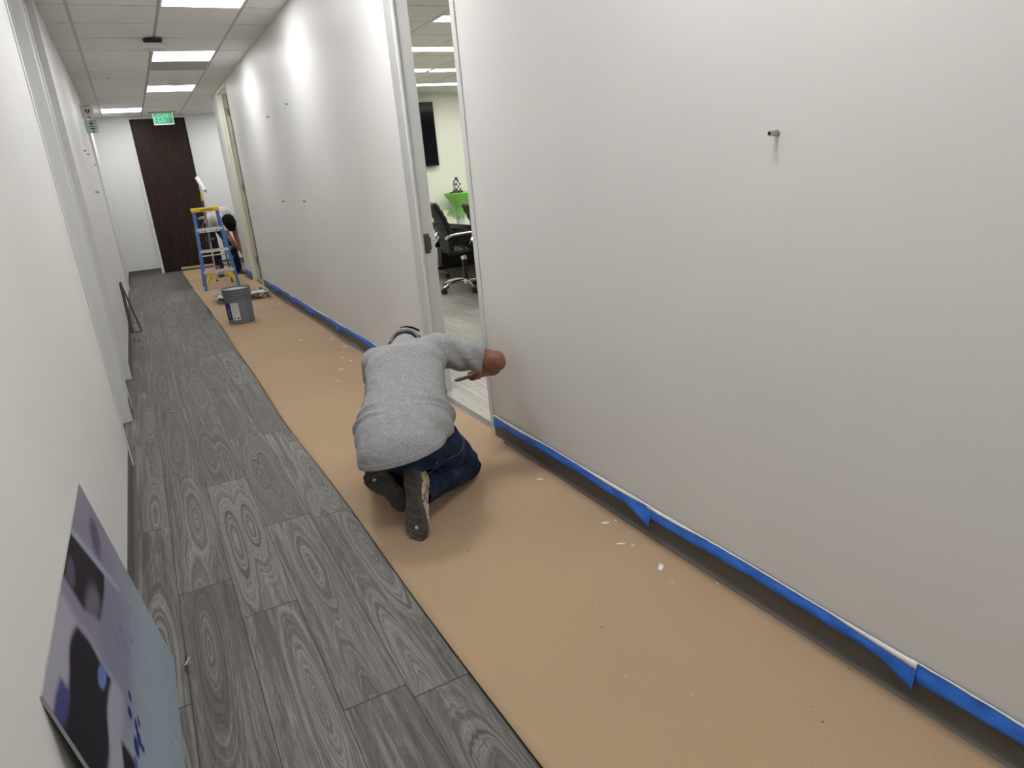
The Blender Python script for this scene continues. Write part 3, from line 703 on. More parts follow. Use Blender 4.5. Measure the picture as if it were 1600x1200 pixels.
# ------------------------------------------------------------------ poster board leaning on left wall
def poster():
    A = Vector((-0.2835, 2.075, 0.625)); D = Vector((-0.2835, 1.14, 0.625)); B = Vector((-0.180, 2.075, 0.004))
    e_s = A-D; e_t = A-B; nrm = e_t.cross(e_s).normalized()
    if nrm.x < 0: nrm = -nrm
    root = empty('poster_board', (-0.18, 1.6, 0), 0, 'blurry blue and lavender printed board leaning on left wall, lower left', 'poster board')
    off = Vector((-0.18, 1.6, 0))
    m = MB(); O = D - e_t - off; th = 0.005
    m.rings([[O - nrm*th, O+e_s - nrm*th, O+e_s+e_t - nrm*th, O+e_t - nrm*th], [O, O+e_s, O+e_s+e_t, O+e_t]])
    m.build('foam_core', simple('foam_board_edge', (0.35, 0.35, 0.33), 0.7), root)
    NS, NTT = 230, 160
    m = MB(); m.grid(lambda s, t: O + e_s*s + e_t*t + nrm*0.0006, NS, NTT)
    o = m.build('print', MT['ink'], root, recalc=False)
    if o.data.polygons[0].normal.dot(nrm) < 0: o.data.flip_normals()
    def sd(s, t, x0, x1, y0, y1, b):
        f = lambda v: max(0, min(1, 0.5+v/b)); g = lambda v: f(v)**2*(3-2*f(v))
        return g(s-x0)*g(x1-s)*g(t-y0)*g(y1-t)
    def ell(s, t, cx, cy, rx, ry, ang=0, b=0.35):
        c, s_ = math.cos(ang), math.sin(ang); u, v_ = s-cx, t-cy; a = (u*c+v_*s_)/rx; b_ = (-u*s_+v_*c)/ry
        d = math.sqrt(a*a+b_*b_); k = max(0, min(1, (1-d)/b+0.5)); return k*k*(3-2*k)
    lerp = lambda a, b_, k: tuple(a[i]+(b_[i]-a[i])*k for i in range(3))
    LAV = (0.20, 0.19, 0.26); DK = (0.010, 0.008, 0.016); PB = (0.27, 0.345, 0.40); WH = (0.36, 0.35, 0.43); BL = (0.012, 0.03, 0.16); MID = (0.16, 0.16, 0.25)
    ca = o.data.color_attributes.new('print', 'FLOAT_COLOR', 'POINT')
    blots = [(0.34, 0.50, 0.020, 0.016), (0.33, 0.45, 0.022, 0.013), (0.30, 0.43, 0.025, 0.018), (0.26, 0.45, 0.03, 0.02), (0.40, 0.50, 0.018, 0.012), (0.29, 0.40, 0.012, 0.014), (0.36, 0.43, 0.018, 0.010)]
    glyph = [(0.80, 0.50, 0.013), (0.76, 0.52, 0.013), (0.72, 0.54, 0.012), (0.66, 0.50, 0.018), (0.58, 0.53, 0.018), (0.62, 0.58, 0.014), (0.55, 0.60, 0.014)]
    for v in o.data.vertices:
        p = v.co - O; s = p.dot(e_s)/e_s.length_squared; t = p.dot(e_t)/e_t.length_squared
        w = 0.03*noise.noise(Vector((s*6, t*6, 0))); ss, tt = s+w, t+0.03*noise.noise(Vector((s*7, t*7, 5)))
        c = lerp(LAV, PB, max(0, min(1, (0.72-tt)/0.45)))
        c = lerp(c, MID, 0.6*ell(ss, tt, 0.52, 0.60, 0.28, 0.12, 0.1, 0.8))
        c = lerp(c, (0.055, 0.045, 0.08), 0.8*ell(ss, tt, 0.86, 0.83, 0.08, 0.05, 0.6, 0.9))
        bnd = 0.655 + (1-t)*0.32
        c = lerp(c, DK, sd(s, tt, 0.43+0.5*max(0, 0.86-tt), bnd, 0.735, 1.1, 0.035)*(1-0.55*ell(ss, tt, 0.50, 0.80, 0.10, 0.05, 0, 0.9)))
        c = lerp(c, (0.30, 0.31, 0.42), 0.85*sd(s, t, bnd, bnd+0.035, 0.60, 1.1, 0.02))
        c = lerp(c, (0.1, 0.09, 0.15), 0.7*ell(ss, tt, 0.50, 0.97, 0.05, 0.03, 0, 0.6))
        pass
        c = lerp(c, (0.31, 0.30, 0.37), sd(ss, tt, -0.1, 0.36, 0.55, 1.1, 0.05))
        c = lerp(c, DK, sd(ss, tt, -0.1, 0.345-0.55*max(0, 0.75-tt)*0, 0.64, 0.895, 0.028))
        c = lerp(c, (0.05, 0.05, 0.16), sd(ss, tt, -0.1, 0.12, 0.88, 0.93, 0.02))
        c = lerp(c, DK, sd(ss, tt, -0.1, 0.20, 0.44, 0.545, 0.02))
        c = lerp(c, (0.03, 0.06, 0.2), 0.9*sd(ss, tt, -0.1, 0.22, 0.425, 0.455, 0.02))
        c = lerp(c, (0.10, 0.17, 0.38), ell(ss, tt, 0.30, 0.705, 0.05, 0.035, 0, 0.5))
        for bx_, by_, rx, ry in blots: c = lerp(c, BL, ell(s, t, bx_, by_, rx, ry, 0.4, 0.6))
        for k, (gx_, gy_, gr) in enumerate(glyph):
            d = math.hypot((s-gx_)/gr, (t-gy_)/gr/1.3); c = lerp(c, (0.06, 0.07, 0.12), 0.75*max(0, 1-abs(d-1)/0.3))
        for k in range(8):
            c = lerp(c, (0.08, 0.1, 0.15), 0.6*ell(s, t, 0.45+0.06*k, 0.10+0.03*math.sin(k*2.3), 0.008, 0.006))
        ca.data[v.index].color = (*c, 1)
    q = NT('board_print', 0.5, 0, (0.5, 0.5, 0.5), spec=0.15); a = q.n('ShaderNodeAttribute', attribute_name='print')
    q.base(a.outputs['Color']); o.data.materials.clear(); o.data.materials.append(q.m)
poster()
# torn cable ends behind the board corner
r = empty('cable_ties', (-0.155, 2.02, 0), 0, 'small bunch of torn white cable ties at far corner of the printed board', 'cable ties')
rs = random.Random(3)
for k in range(6):
    a = rs.uniform(-1.2, 1.2); L_ = rs.uniform(0.02, 0.04)
    m = MB(); m.tube(spline([(0, 0, 0.0035), (0.3*L_*math.cos(a), 0.5*L_*math.sin(a), 0.012), (0.6*L_*math.cos(a), L_*math.sin(a), 0.02+0.01*rs.random())], 4), 0.0016, 6)
    m.build('strip', MT['paint_wet' if k % 2 else 'black_plastic'], r, 180)
# black bracket leaning on left wall and loose screws
r = empty('metal_bracket', (-0.28, 8.25, 0), 0, 'black triangular metal bracket standing on floor against the left wall', 'bracket')
def strip(m, a, b_, w, t=0.004, up=(0, 1, 0)):
    a, b_ = Vector(a), Vector(b_); d = (b_-a).normalized(); u = Vector(up).normalized(); n = d.cross(u).normalized()
    m.rings([[a+u*w/2+n*t/2, a-u*w/2+n*t/2, a-u*w/2-n*t/2, a+u*w/2-n*t/2], [b_+u*w/2+n*t/2, b_-u*w/2+n*t/2, b_-u*w/2-n*t/2, b_+u*w/2-n*t/2]])
m = MB(); strip(m, (0.006, 0.30, 0.50), (0.012, 0.0, 0.004), 0.028, 0.03, (1, 0, 0)); m.build('upright', MT['black_metal'], r)
m = MB(); strip(m, (0.006, 0.32, 0.50), (0.100, 0.02, 0.004), 0.016, 0.03, (1, 0, 0)); m.build('brace', MT['black_metal'], r)
m = MB(); m.bx(0.004, 0.108, -0.04, 0.04, 0.001, 0.006, 0.001)
m.build('foot_plate', MT['black_metal'], r)
for (x, y, lb) in ((-0.255, 8.86, 'screw beyond the black bracket, nearer the wall'), (-0.222, 8.82, 'screw beyond the black bracket, farther from the wall'),
                   (-0.248, 7.72, 'screw in front of the black bracket, nearer the wall'), (-0.215, 7.655, 'screw in front of the black bracket, farther from the wall')):
    r = empty('loose_screw', (x, y, 0), random.uniform(0, 3), 'small black '+lb, 'screw', 'loose screws on the plank floor')
    m = MB(); m.cyl((0, 0, 0), (0, 0, 0.005), 0.010, 0.007, 12); m.build('head', MT['black_metal'], r)
    m = MB(); m.cyl((0, 0, 0.005), (0.006, 0, 0.028), 0.004, 0.002, 8); m.build('shank', MT['black_metal'], r)

# ------------------------------------------------------------------ step ladder
LY = 10.80
ldr = empty('step_ladder', (0.925, LY, 0.004), 0, 'blue fibreglass step ladder with yellow top cap and three aluminium steps', 'ladder')
def Lx(z): return 0.232 - (0.232-0.162)*z/1.10      # half spacing of the front rails at height z
def Ly(z): return 0.20*z/1.10                        # front rails lean back
def chan(m, a, b_, w, d, t=0.004, open_x=1):
    """C-section rail between two points, web facing outwards"""
    a, b_ = Vector(a), Vector(b_); dz = (b_-a).normalized(); ox = Vector((1, 0, 0))*open_x; oy = dz.cross(Vector((1, 0, 0))).normalized()
    sec = [(0, -w/2), (d, -w/2), (d, -w/2+t), (t, -w/2+t), (t, w/2-t), (d, w/2-t), (d, w/2), (0, w/2)]
    m.rings([[p + ox*u + oy*v_ for u, v_ in sec] for p in (a, b_)])
for s in (-1, 1):
    m = MB(); chan(m, (s*(Lx(0)+0.012), 0, 0.0), (s*(Lx(1.09)+0.012), Ly(1.09), 1.09), 0.070, 0.040, 0.004, -s)
    fr = m.build('front_rail', MT['blue_fg'], ldr)
    m = MB(); m.box((s*Lx(0), 0, 0.012), (0.036, 0.08, 0.026), None, 0.004); m.build('rubber_foot', MT['blue_fg'], fr)
    for z in (0.27, 0.56, 0.86):
        m = MB(); m.cyl((s*(Lx(z)+0.008), Ly(z), z-0.012), (s*(Lx(z)+0.017), Ly(z), z-0.012), 0.006, n=10); m.build('rivet', MT['steel'], fr)
    m = MB(); chan(m, (s*(0.205+0.01), 0.62, 0.0), (s*(0.150+0.01), 0.245, 1.09), 0.040, 0.02, 0.004, -s)
    rr = m.build('rear_rail', MT['blue_fg'], ldr)
    m = MB(); m.box((s*0.205, 0.62, 0.01), (0.028, 0.05, 0.02), None, 0.003); m.build('rubber_foot', MT['blue_fg'], rr)
    # yellow corner brace, curved
    z1 = 0.235
    pts = spline([(s*(Lx(0.03)-0.012), Ly(0.03), 0.035), (s*(Lx(0.1)-0.03), Ly(0.1), 0.11), (s*0.15, Ly(0.2), 0.185), (s*0.085, Ly(z1), z1)], 6)
    m = MB(); m.tube(pts, [0.030 for i in range(len(pts))], 8, ratio=1.1, up=(0, 1, 0)); m.build('corner_brace', MT['yellow'], ldr, 60)
    pts = [(s*Lx(0.80), Ly(0.8)+0.02, 0.79), (s*0.10, Ly(0.84)+0.03, 0.838)]
    m = MB(); m.tube(pts, 0.008, 8, ratio=0.4); m.build('step_brace', MT['steel'], ldr)
    m = MB(); m.tube([(s*(Lx(0.62)-0.01), Ly(0.62)+0.03, 0.63), (s*0.15, 0.30, 0.66), (s*0.17, 0.42, 0.60)], 0.008, 8, ratio=0.4); m.build('spreader_bar', MT['steel'], ldr)
for z in (0.27, 0.56, 0.86):
    m = MB(); w = Lx(z)-0.004; y = Ly(z)
    m.box((0, y, z), (2*w, 0.088, 0.006), None, 0.001)
    m.box((0, y-0.042, z-0.015), (2*w, 0.004, 0.036), None, 0.001); m.box((0, y+0.042, z-0.011), (2*w, 0.004, 0.026), None, 0.001)
    for k in range(7): m.box((0, y-0.036+k*0.012, z+0.004), (2*w-0.01, 0.003, 0.002), None, 0)
    m.build('step', MT['alu'], ldr)
for z in (0.16, 0.45, 0.80):
    w = 0.205-0.055*z/1.09; y = 0.62-0.375*z/1.09
    m = MB(); m.cyl((-w, y, z), (w, y, z), 0.009, n=10); m.build('rear_brace', MT['steel'], ldr)
m = MB(); m.box((0, Ly(1.1)+0.01, 1.118), (0.372, 0.15, 0.058), None, 0.008, 3)
cp = m.build('top_cap', MT['yellow'], ldr, 30)
m = MB(); yy = Ly(1.1)+0.01-0.0755
rs = random.Random(5)
for (zz, xx0, xx1, hh) in ((1.121, -0.055, 0.10, 0.009), (1.108, -0.07, 0.085, 0.007), (1.138, 0.02, 0.14, 0.004), (1.134, -0.12, -0.07, 0.004)):
    x = xx0
    while x < xx1:
        w = rs.uniform(0.006, 0.016); m.bx(x, min(x+w, xx1), yy-0.0006, yy+0.0006, zz-hh/2, zz+hh/2); x += w+0.004
m.build('warning_print', MT['ink'], cp)

# extension pole with roller leaning on ladder cap
pole = empty('paint_roller', (0.952, 11.80, 0.004), 0, 'white nap paint roller on a long extension pole leaning behind the ladder', 'paint roller')
P0 = Vector((0.0, 0, 0.0)); dirp = Vector((-0.018, -0.595, 1.16)).normalized()
at = lambda l: P0 + dirp*l
m = MB(); m.cyl(at(0.0), at(0.72), 0.0125, n=14); m.build('lower_tube', MT['alu'], pole, 40)
m = MB(); m.cyl(at(0.70), at(1.28), 0.0165, n=14); m.build('upper_tube', MT['steel'], pole, 40)
m = MB(); m.cyl(at(1.28), at(1.40), 0.017, n=14); m.build('blue_grip', MT['blue_fg'], pole, 40)
m = MB(); m.cyl(at(1.40), at(1.52), 0.015, 0.012, n=14); m.build('yellow_tip', MT['yellow'], pole, 40)
m = MB(); m.cyl(at(0.0), at(0.03), 0.017, 0.015, n=14); m.build('end_cap', MT['black_plastic'], pole, 40)
Bw = Vector((0.962, 10.84, 1.375)) - Vector((0.952, 11.80, 0.004)); Aw = Vector((0.905, 10.98, 1.56)) - Vector((0.952, 11.80, 0.004))
m = MB(); m.tube(spline([at(1.50), at(1.57), at(1.60)+Vector((0.03, -0.01, 0.0)), Bw+(Bw-Aw).normalized()*0.02+Vector((0.02, 0, -0.005)), Bw], 6), 0.004, 8); m.build('wire_frame', MT['steel'], pole, 60)
m = MB(); ax = (Aw-Bw).normalized(); m.cyl(Bw, Aw, 0.027, n=24); m.cyl(Aw, Aw+ax*0.004, 0.024, 0.018, n=20); m.build('nap_cover', MT['nap'], pole, 40)

# small roller hanging on ladder
sr = empty('mini_roller', (0.855, 10.93, 1.0), 0, 'paint-covered small roller hooked behind the ladder just below its yellow cap', 'paint roller')
m = MB(); m.cyl((-0.05, 0.07, 0.0), (0.04, 0.07, 0.012), 0.022, n=18); m.build('nap_cover', MT['tray'], sr, 40)
m = MB(); m.tube(spline([(0.04, 0.07, 0.012), (0.062, 0.07, 0.01), (0.06, 0.07, -0.04), (0.01, 0.07, -0.055), (0.0, 0.07, -0.08)], 6), 0.003, 8); m.build('wire_frame', MT['steel'], sr, 60)
m = MB(); m.tube([(0.0, 0.07, -0.075), (-0.01, 0.07, -0.13)], [0.010, 0.013], 10); m.build('handle', MT['wood_handle'], sr, 60)

# ------------------------------------------------------------------ bucket
bk = empty('paint_bucket', (0.785, 7.76, 0.0048), 0, 'open grey plastic five gallon bucket with white and navy label on brown paper', 'bucket')
n = 48
m = MB()
out_ = [(0.126, 0), (0.130, 0.004), (0.1345, 0.18), (0.1385, 0.268), (0.147, 0.270), (0.147, 0.2745), (0.139, 0.277), (0.140, 0.297), (0.149, 0.299), (0.149, 0.304), (0.1405, 0.306), (0.1415, 0.326), (0.150, 0.328), (0.150, 0.333), (0.1425, 0.335), (0.1445, 0.352), (0.1515, 0.356), (0.1515, 0.366), (0.1455, 0.369),
        (0.1425, 0.366), (0.139, 0.30), (0.132, 0.10), (0.127, 0.008)]
m.lathe(out_, n=n, caps=True); m.build('shell', MT['bucket'], bk, 28)
m = MB(); m.lathe([(0.1325, 0.14), (0.02, 0.142)], n=32); m.build('paint_fill', MT['paint_wet'], bk, 180)
m = MB(); m.lathe([(0.1408, 0.352), (0.1372, 0.29), (0.1345, 0.22)], n=n, caps=False); m.build('paint_film', MT['paint_wet'], bk, 180, recalc=False)
def wrap(m, a0, a1, z0, z1, dr=0.0008, k=20):
    rad = lambda z: 0.1303 + (0.1385-0.1303)*(z-0.004)/0.264 + dr
    def f(s, t):
        a = a0+(a1-a0)*s; z = z0+(z1-z0)*t; return Vector((rad(z)*math.cos(a), rad(z)*math.sin(a), z))
    m.grid(f, k, 6)
dg_ = math.radians
m = MB(); wrap(m, dg_(-178), dg_(-135), 0.045, 0.225); m.build('label_navy_panel', MT['navy'], bk, 180, recalc=False)
m = MB(); wrap(m, dg_(-135), dg_(-99), 0.045, 0.225); m.build('label_white_panel', MT['label'], bk, 180, recalc=False)
m = MB(); rs = random.Random(11)
for k in range(11):
    z = 0.205-k*0.0105
    a = -131
    while a < -105:
        w = rs.uniform(2, 6); wrap(m, dg_(a), dg_(min(a+w, -103)), z, z+0.0028, 0.0014, 3); a += w+1.0
m.build('small_print', MT['ink_grey'], bk, 180, recalc=False)
m = MB(); wrap(m, dg_(-111), dg_(-105), 0.055, 0.073, 0.0015, 4); wrap(m, dg_(-131), dg_(-123), 0.056, 0.062, 0.0015, 4); wrap(m, dg_(-131), dg_(-122), 0.066, 0.070, 0.0015, 4)
m.build('emblem', MT['ink'], bk, 180, recalc=False)
m = MB()
for k in range(5):
    wrap(m, dg_(-152), dg_(-146+(k % 2)*3), 0.075+k*0.022, 0.084+k*0.022, 0.0015, 4)
m.build('navy_panel_print', MT['label'], bk, 180, recalc=False)
m = MB(); m.cyl((0.137*math.cos(dg_(-62)), 0.137*math.sin(dg_(-62)), 0.20), (0.146*math.cos(dg_(-62)), 0.146*math.sin(dg_(-62)), 0.20), 0.018, 0.014, n=18); m.build('handle_boss', MT['bucket'], bk, 40)
hp0 = Vector((0.152*math.cos(dg_(-62)), 0.152*math.sin(dg_(-62)), 0.318)); hp1 = Vector((0.152*math.cos(dg_(118)), 0.152*math.sin(dg_(118)), 0.318))
sd_ = Vector((math.cos(dg_(28)), math.sin(dg_(28)), 0))
m = MB(); m.tube(spline([hp0, hp0*0.9+sd_*0.09+Vector((0, 0, -0.015)), sd_*0.168+Vector((0, 0, 0.25)), hp1*0.9+sd_*0.09+Vector((0, 0, -0.015)), hp1], 10), 0.0022, 8); m.build('wire_handle', MT['steel'], bk, 60)

# ------------------------------------------------------------------ paint tray
ty = empty('paint_tray', (1.02, 9.42, 0.0048), math.radians(-2), 'large paint-splattered black tray with wet white paint behind the grey bucket', 'paint tray')
def rr_(hx, hy, z, rad=0.03, n=5):
    out = []
    for cx, cy, a0 in ((hx-rad, hy-rad, 0), (-hx+rad, hy-rad, 90), (-hx+rad, -hy+rad, 180), (hx-rad, -hy+rad, 270)):
        for i in range(n+1):
            a = math.radians(a0+90*i/n); out.append(Vector((cx+rad*math.cos(a), cy+rad*math.sin(a), z)))
    return out
m = MB(); m.rings([rr_(0.275, 0.19, 0.0), rr_(0.285, 0.20, 0.012), rr_(0.298, 0.213, 0.075), rr_(0.318, 0.232, 0.078), rr_(0.318, 0.232, 0.084), rr_(0.296, 0.21, 0.083), rr_(0.283, 0.197, 0.02)]); m.build('basin', MT['tray'], ty, 30)
m = MB(); m.rings([rr_(0.291, 0.205, 0.052), rr_(0.291, 0.205, 0.055)]); m.build('wet_paint', MT['paint_wet'], ty)
m = MB()
for k in range(9): m.box((-0.12+0.03*k, 0.09, 0.058), (0.008, 0.19, 0.006), None, 0.002)
m.build('ramp_ribs', MT['paint_wet'], ty)
m = MB(); m.box((-0.325, -0.12, 0.082), (0.05, 0.05, 0.008), None, 0.002); m.box((-0.325, 0.12, 0.082), (0.05, 0.05, 0.008), None, 0.002); m.build('ladder_lug', MT['tray'], ty)
# ------------------------------------------------------------------ people
def hang(o, root):
    o.parent = root; o.location = -Vector(root.location); return o
V = Vector
def arc_pts(c, e1, e2, r, a0, a1, n):
    return [c + e1*math.cos(math.radians(a0+(a1-a0)*i/n))*r + e2*math.sin(math.radians(a0+(a1-a0)*i/n))*r for i in range(n+1)]

def shoe(root, toe, heel, nrm, length, upper_mat, label=None, sole_mat='sole', wide=1.0):
    """sole plane runs heel->toe, nrm points out of the sole (away from the foot)"""
    toe, heel = V(toe), V(heel); y = (toe-heel).normalized(); z = -V(nrm); z = (z - y*z.dot(y)).normalized(); x = y.cross(z)
    mid = (toe+heel)/2; O = mid - y*length/2
    T = lambda u, v_, w: O + x*u + y*v_ + z*w - V(root.location)
    ws = [(0, .012), (.03, .024), (.10, .033), (.20, .036), (.35, .030), (.45, .0305), (.60, .041), (.74, .048), (.85, .046), (.94, .034), (.985, .018), (1, .008)]
    def hw(t):
        for (a, b_), (c, d) in zip(ws, ws[1:]):
            if a <= t <= c: k = (t-a)/(c-a); k = k*k*(3-2*k); return (b_+(d-b_)*k)*wide
        return 0.01
    N = 34; ts = [0.5-0.5*math.cos(PI*i/N) for i in range(N+1)]
    def outline(sc, zz):
        L_ = [T(-hw(t)*sc-0.004*math.sin(PI*t), t*length, zz) for t in ts]; R_ = [T(hw(t)*sc-0.004*math.sin(PI*t), t*length, zz) for t in reversed(ts)]
        return L_+R_
    m = MB(); m.rings([outline(0.93, 0.0), outline(1.0, 0.004), outline(1.03, 0.018), outline(0.98, 0.028)])
    so = m.build('shoe_sole', MT[sole_mat], root, 40)
    hs = [(0, .06), (.05, .085), (.2, .105), (.35, .105), (.5, .085), (.7, .062), (.88, .046), (.97, .034), (1, .028)]
    def hh(t):
        for (a, b_), (c, d) in zip(hs, hs[1:]):
            if a <= t <= c: return b_+(d-b_)*(t-a)/(c-a)
        return 0.03
    m = MB(); rings = []
    for i in range(N+1):
        t = 0.012+0.976*ts[i]; w = hw(t)*0.97; h = hh(t)-0.024; K = 14
        rings.append([T(w*math.cos(PI*k/K)*(1+0.10*math.sin(PI*k/K))-0.004*math.sin(PI*t), t*length, 0.024+h*math.sin(PI*k/K)**0.8) for k in range(K+1)])
    m.rings(rings); up = m.build('shoe_upper', upper_mat, root, 60)
    for k, t in enumerate((0.14, 0.25, 0.50, 0.62, 0.73, 0.84, 0.92)):
        m = MB(); w = hw(t)*0.86
        m.tube([T(w*s-0.004*math.sin(PI*t), t*length + 0.005*(1-s*s)+0.012*s, -0.0002) for s in [-1+2*i/10 for i in range(11)]], 0.0011, 6)
        m.build('tread_groove', MT['sole_line'], so, 180)
    m = MB(); c = [T(0.008+0.008*math.cos(2*PI*i/14), 0.8*length+0.007*math.sin(2*PI*i/14), -0.0012) for i in range(14)]; c2 = [T(0.008+0.008*math.cos(2*PI*i/14), 0.8*length+0.007*math.sin(2*PI*i/14), 0.001) for i in range(14)]
    m.rings([c, c2]); m.build('paint_spot', MT['label'], so)
    return up

# --- kneeling painter
p1 = empty('person', (0.90, 2.62, 0.004), 0, 'person kneeling on brown paper in heather grey t-shirt and jeans, painting wall edge', 'person')
lat = V((0.92, -0.36, 0.10)).normalized()
Pv, Ws, Ch, Sh = V((.785, 2.48, .36)), V((.845, 2.64, .445)), V((.915, 2.82, .53)), V((.955, 2.925, .565))
SR, SL = V((1.085, 2.865, .572)), V((.835, 2.985, .540))
EL, WR = V((1.325, 2.745, .503)), V((1.338, 2.925, .405))
ELL, WRL = V((.875, 3.20, .36)), V((.93, 3.33, .09))
BA, BB = V((1.177, 2.905, .397)), V((1.412, 3.045, .362)); bdir = (BB-BA).normalized()
HB = BA + bdir*((BB-BA).length*0.60)          # where the hand closes on the handle
nn = (WR-HB); nn = (nn - bdir*nn.dot(bdir)).normalized(); cc_ = bdir.cross(nn)
def bulge(v): return noise.noise(v)
sh_prims = [(Pv+V((-.065, -.075, -.04)), Pv+V((-.038, 0, 0)), .124, .126, 1.42, lat), (Pv+V((-.045, .0, .0)), Ws+V((-.035, 0, -.005)), .126, .106, 1.42, lat), (Ws+V((-.05, 0, 0)), SL+V((.03, -.10, -.01)), .100, .085, 1.25, lat), (Pv, Ws, .122, .108, 1.46, lat), (Ws, Ch, .108, .112, 1.5, lat), (Ch, Sh+V((0, 0, -.02)), .112, .088, 1.62, lat),
            (SL, SR, .068, .074), (SR, SR+(EL-SR)*0.95, .080, .066), (SL, SL+(ELL-SL)*0.8, .070, .060), (Sh, V((.995, 3.03, .575)), .075, .062)]
ax_t = (Sh-Pv).normalized(); armR = (EL-SR).normalized(); armL = (ELL-SL).normalized()
def shirt_fold(co, no):
    d = 0.0035*noise.noise(co*9) + 0.0015*noise.noise(co*30)
    r = co - Pv; a = r.dot(ax_t); l = r.dot(lat)
    # sideways compression folds at the right of the waist
    for (a0, sl, amp, w) in ((0.075, 0.10, 0.022, 0.011), (0.050, -0.10, 0.010, 0.009), (0.105, 0.45, 0.011, 0.010), (0.16, 0.75, 0.007, 0.009), (0.22, 0.9, 0.005, 0.008)):
        if l > 0.0: d += amp*math.exp(-((a-a0+sl*(l-0.15))/w)**2)*min(1, l/0.15)**1.5
    for (a0, sl, amp, w) in ((0.03, 0.25, 0.016, 0.013), (0.09, 0.10, 0.012, 0.012), (0.24, -0.7, 0.008, 0.010), (0.30, -0.7, 0.008, 0.010), (0.19, -0.8, 0.007, 0.009)):
        if l < -0.06: d += amp*math.exp(-((a-a0+sl*(l+0.15))/w)**2)*min(1, (-l-0.06)/0.08)
    # creases on the sleeve, fanning out of the armpit
    q_ = co - SR; s = q_.dot(armR)
    if s > 0.02 and co.x > 1.06:
        d += 0.0075*math.sin(s*70 + q_.z*75 + 2.5*noise.noise(co*7))*min(1, (s-0.02)/0.05)*(0.6+0.4*noise.noise(co*12))
    # neckline pulls
    g = (co-V((1.0, 3.0, .62))).length
    if g < 0.2: d += 0.0016*math.sin(math.atan2(co.y-3.0, co.x-1.0)*16)*(1-g/0.2)
    return d
hem_n = V((0.16, -0.10, -1)).normalized()
hem_c = V((.70, 2.37, .318))
sleeve_c = SR + (EL-SR)*0.78
collar_c = V((1.010, 3.065, .590)); collar_n = V((.30, .80, .05)).normalized()
sh = blob('t_shirt', sh_prims, 0.0075, MT['shirt'], None, 6, cuts=((hem_c, hem_n), ), disp=shirt_fold, solid=0.003,
          cutfn=lambda c: ((c-sleeve_c).dot(armR) > 0 and c.x > 1.15) or ((c-(SL+(ELL-SL)*.62)).dot(armL) > 0 and c.y > 3.0 and c.x < .86) or ((c-collar_c).dot(collar_n) > 0 and abs(c.x-1.0) < .12 and c.z > .5))
hang(sh, p1)
# rib collar and stitched hems follow the shirt
xx_, yy_, _z = frame_from(collar_n, (1, 0, 0))
m = MB(); m.rings([[collar_c + collar_n*0.001 + (xx_*math.cos(2*PI*i/40) + yy_*math.sin(2*PI*i/40))*(0.064+0.007*math.cos(2*PI*k/8)) + collar_n*0.012*math.sin(2*PI*k/8) for i in range(40)] for k in range(8)], loop=True, caps=False)
hang(m.build('collar', MT['shirt'], None, 180), sh); sh.children[0].location = (0, 0, 0)
def ring_on(o, co, no, name, mat, rad, parent, lim=None):
    """thin seam where a plane cuts a garment mesh"""
    bm = bmesh.new(); bm.from_mesh(o.data)
    res = bmesh.ops.bisect_plane(bm, geom=list(bm.verts)+list(bm.edges)+list(bm.faces), plane_co=co, plane_no=no)
    es = [e for e in res['geom_cut'] if isinstance(e, bmesh.types.BMEdge)]
    adj = {}
    for e in es:
        a, b_ = e.verts; adj.setdefault(a, []).append(b_); adj.setdefault(b_, []).append(a)
    seen = set(); m = MB(); any_ = False
    for v in sorted(adj, key=lambda v: len(adj[v])):
        if v in seen: continue
        path = [v]; seen.add(v); cur = v
        while True:
            nx = [w for w in adj[cur] if w not in seen]
            if not nx: break
            cur = nx[0]; seen.add(cur); path.append(cur)
        pts = [p.co.copy() + p.normal*0.0028 for p in path]
        if len(pts) > 8 and (lim is None or lim(pts[len(pts)//2])):
            m.tube(pts[::2] if len(pts) > 20 else pts, rad, 5); any_ = True
    bm.free()
    if any_: ob = m.build(name, mat, parent, 180); return ob
ring_on(sh, hem_c - hem_n*0.022, hem_n, 'hem_seam', simple('grey_thread', (0.42, 0.42, 0.43), 0.9), 0.0013, sh)
ring_on(sh, sleeve_c - armR*0.022, armR, 'sleeve_seam', MT['ink_grey'], 0.0011, sh, lambda c: c.x > 1.15)
ring_on(sh, SR + armR*0.02, armR, 'shoulder_seam', MT['ink_grey'], 0.0010, sh, lambda c: c.x > 1.05)
# jeans
HR, HL = V((.865, 2.475, .325)), V((.715, 2.55, .315)); KR, KL = V((1.072, 2.655, .086)), V((.745, 2.97, .088)); AR, AL = V((.790, 2.425, .138)), V((.735, 2.65, .095))
def denim_fold(co, no):
    d = 0.003*noise.noise(co*14)
    s = (co-KR).length
    d += 0.0035*math.sin((co-KR).dot(V((.55, .6, -.3)))*120+2*noise.noise(co*6))*math.exp(-(s/0.16)**2)
    s = (co-AR).length
    d += 0.0042*math.sin((co-AR).dot((KR-AR).normalized())*110 + 2*noise.noise(co*10))*math.exp(-(s/0.13)**2)
    d += 0.0025*math.sin(co.z*130+co.x*60)*math.exp(-((co-HR-V((.08, .03, 0))).length/0.12)**2)
    return d
jn = blob('jeans', [(Pv+V((-.02, -.04, -.045)), Pv+V((.02, .02, .03)), .108, .105, 1.38, lat), (HR, KR, .103, .076), (HL, KL, .103, .076), (KR, AR, .074, .060), (KL, AL, .072, .058),
                    (AR, AR+(AR-KR).normalized()*0.055, .062, .060)], 0.0075, MT['denim'], None, 5,
          cuts=((Pv+ax_t*0.115, ax_t),), disp=denim_fold, solid=0.002, cutfn=lambda c: (c-(AR+(AR-KR).normalized()*.047)).dot((AR-KR).normalized()) > 0 and (c-AR).length < 0.17 and c.x > .66 and c.z < .25 and c.y < 2.50)
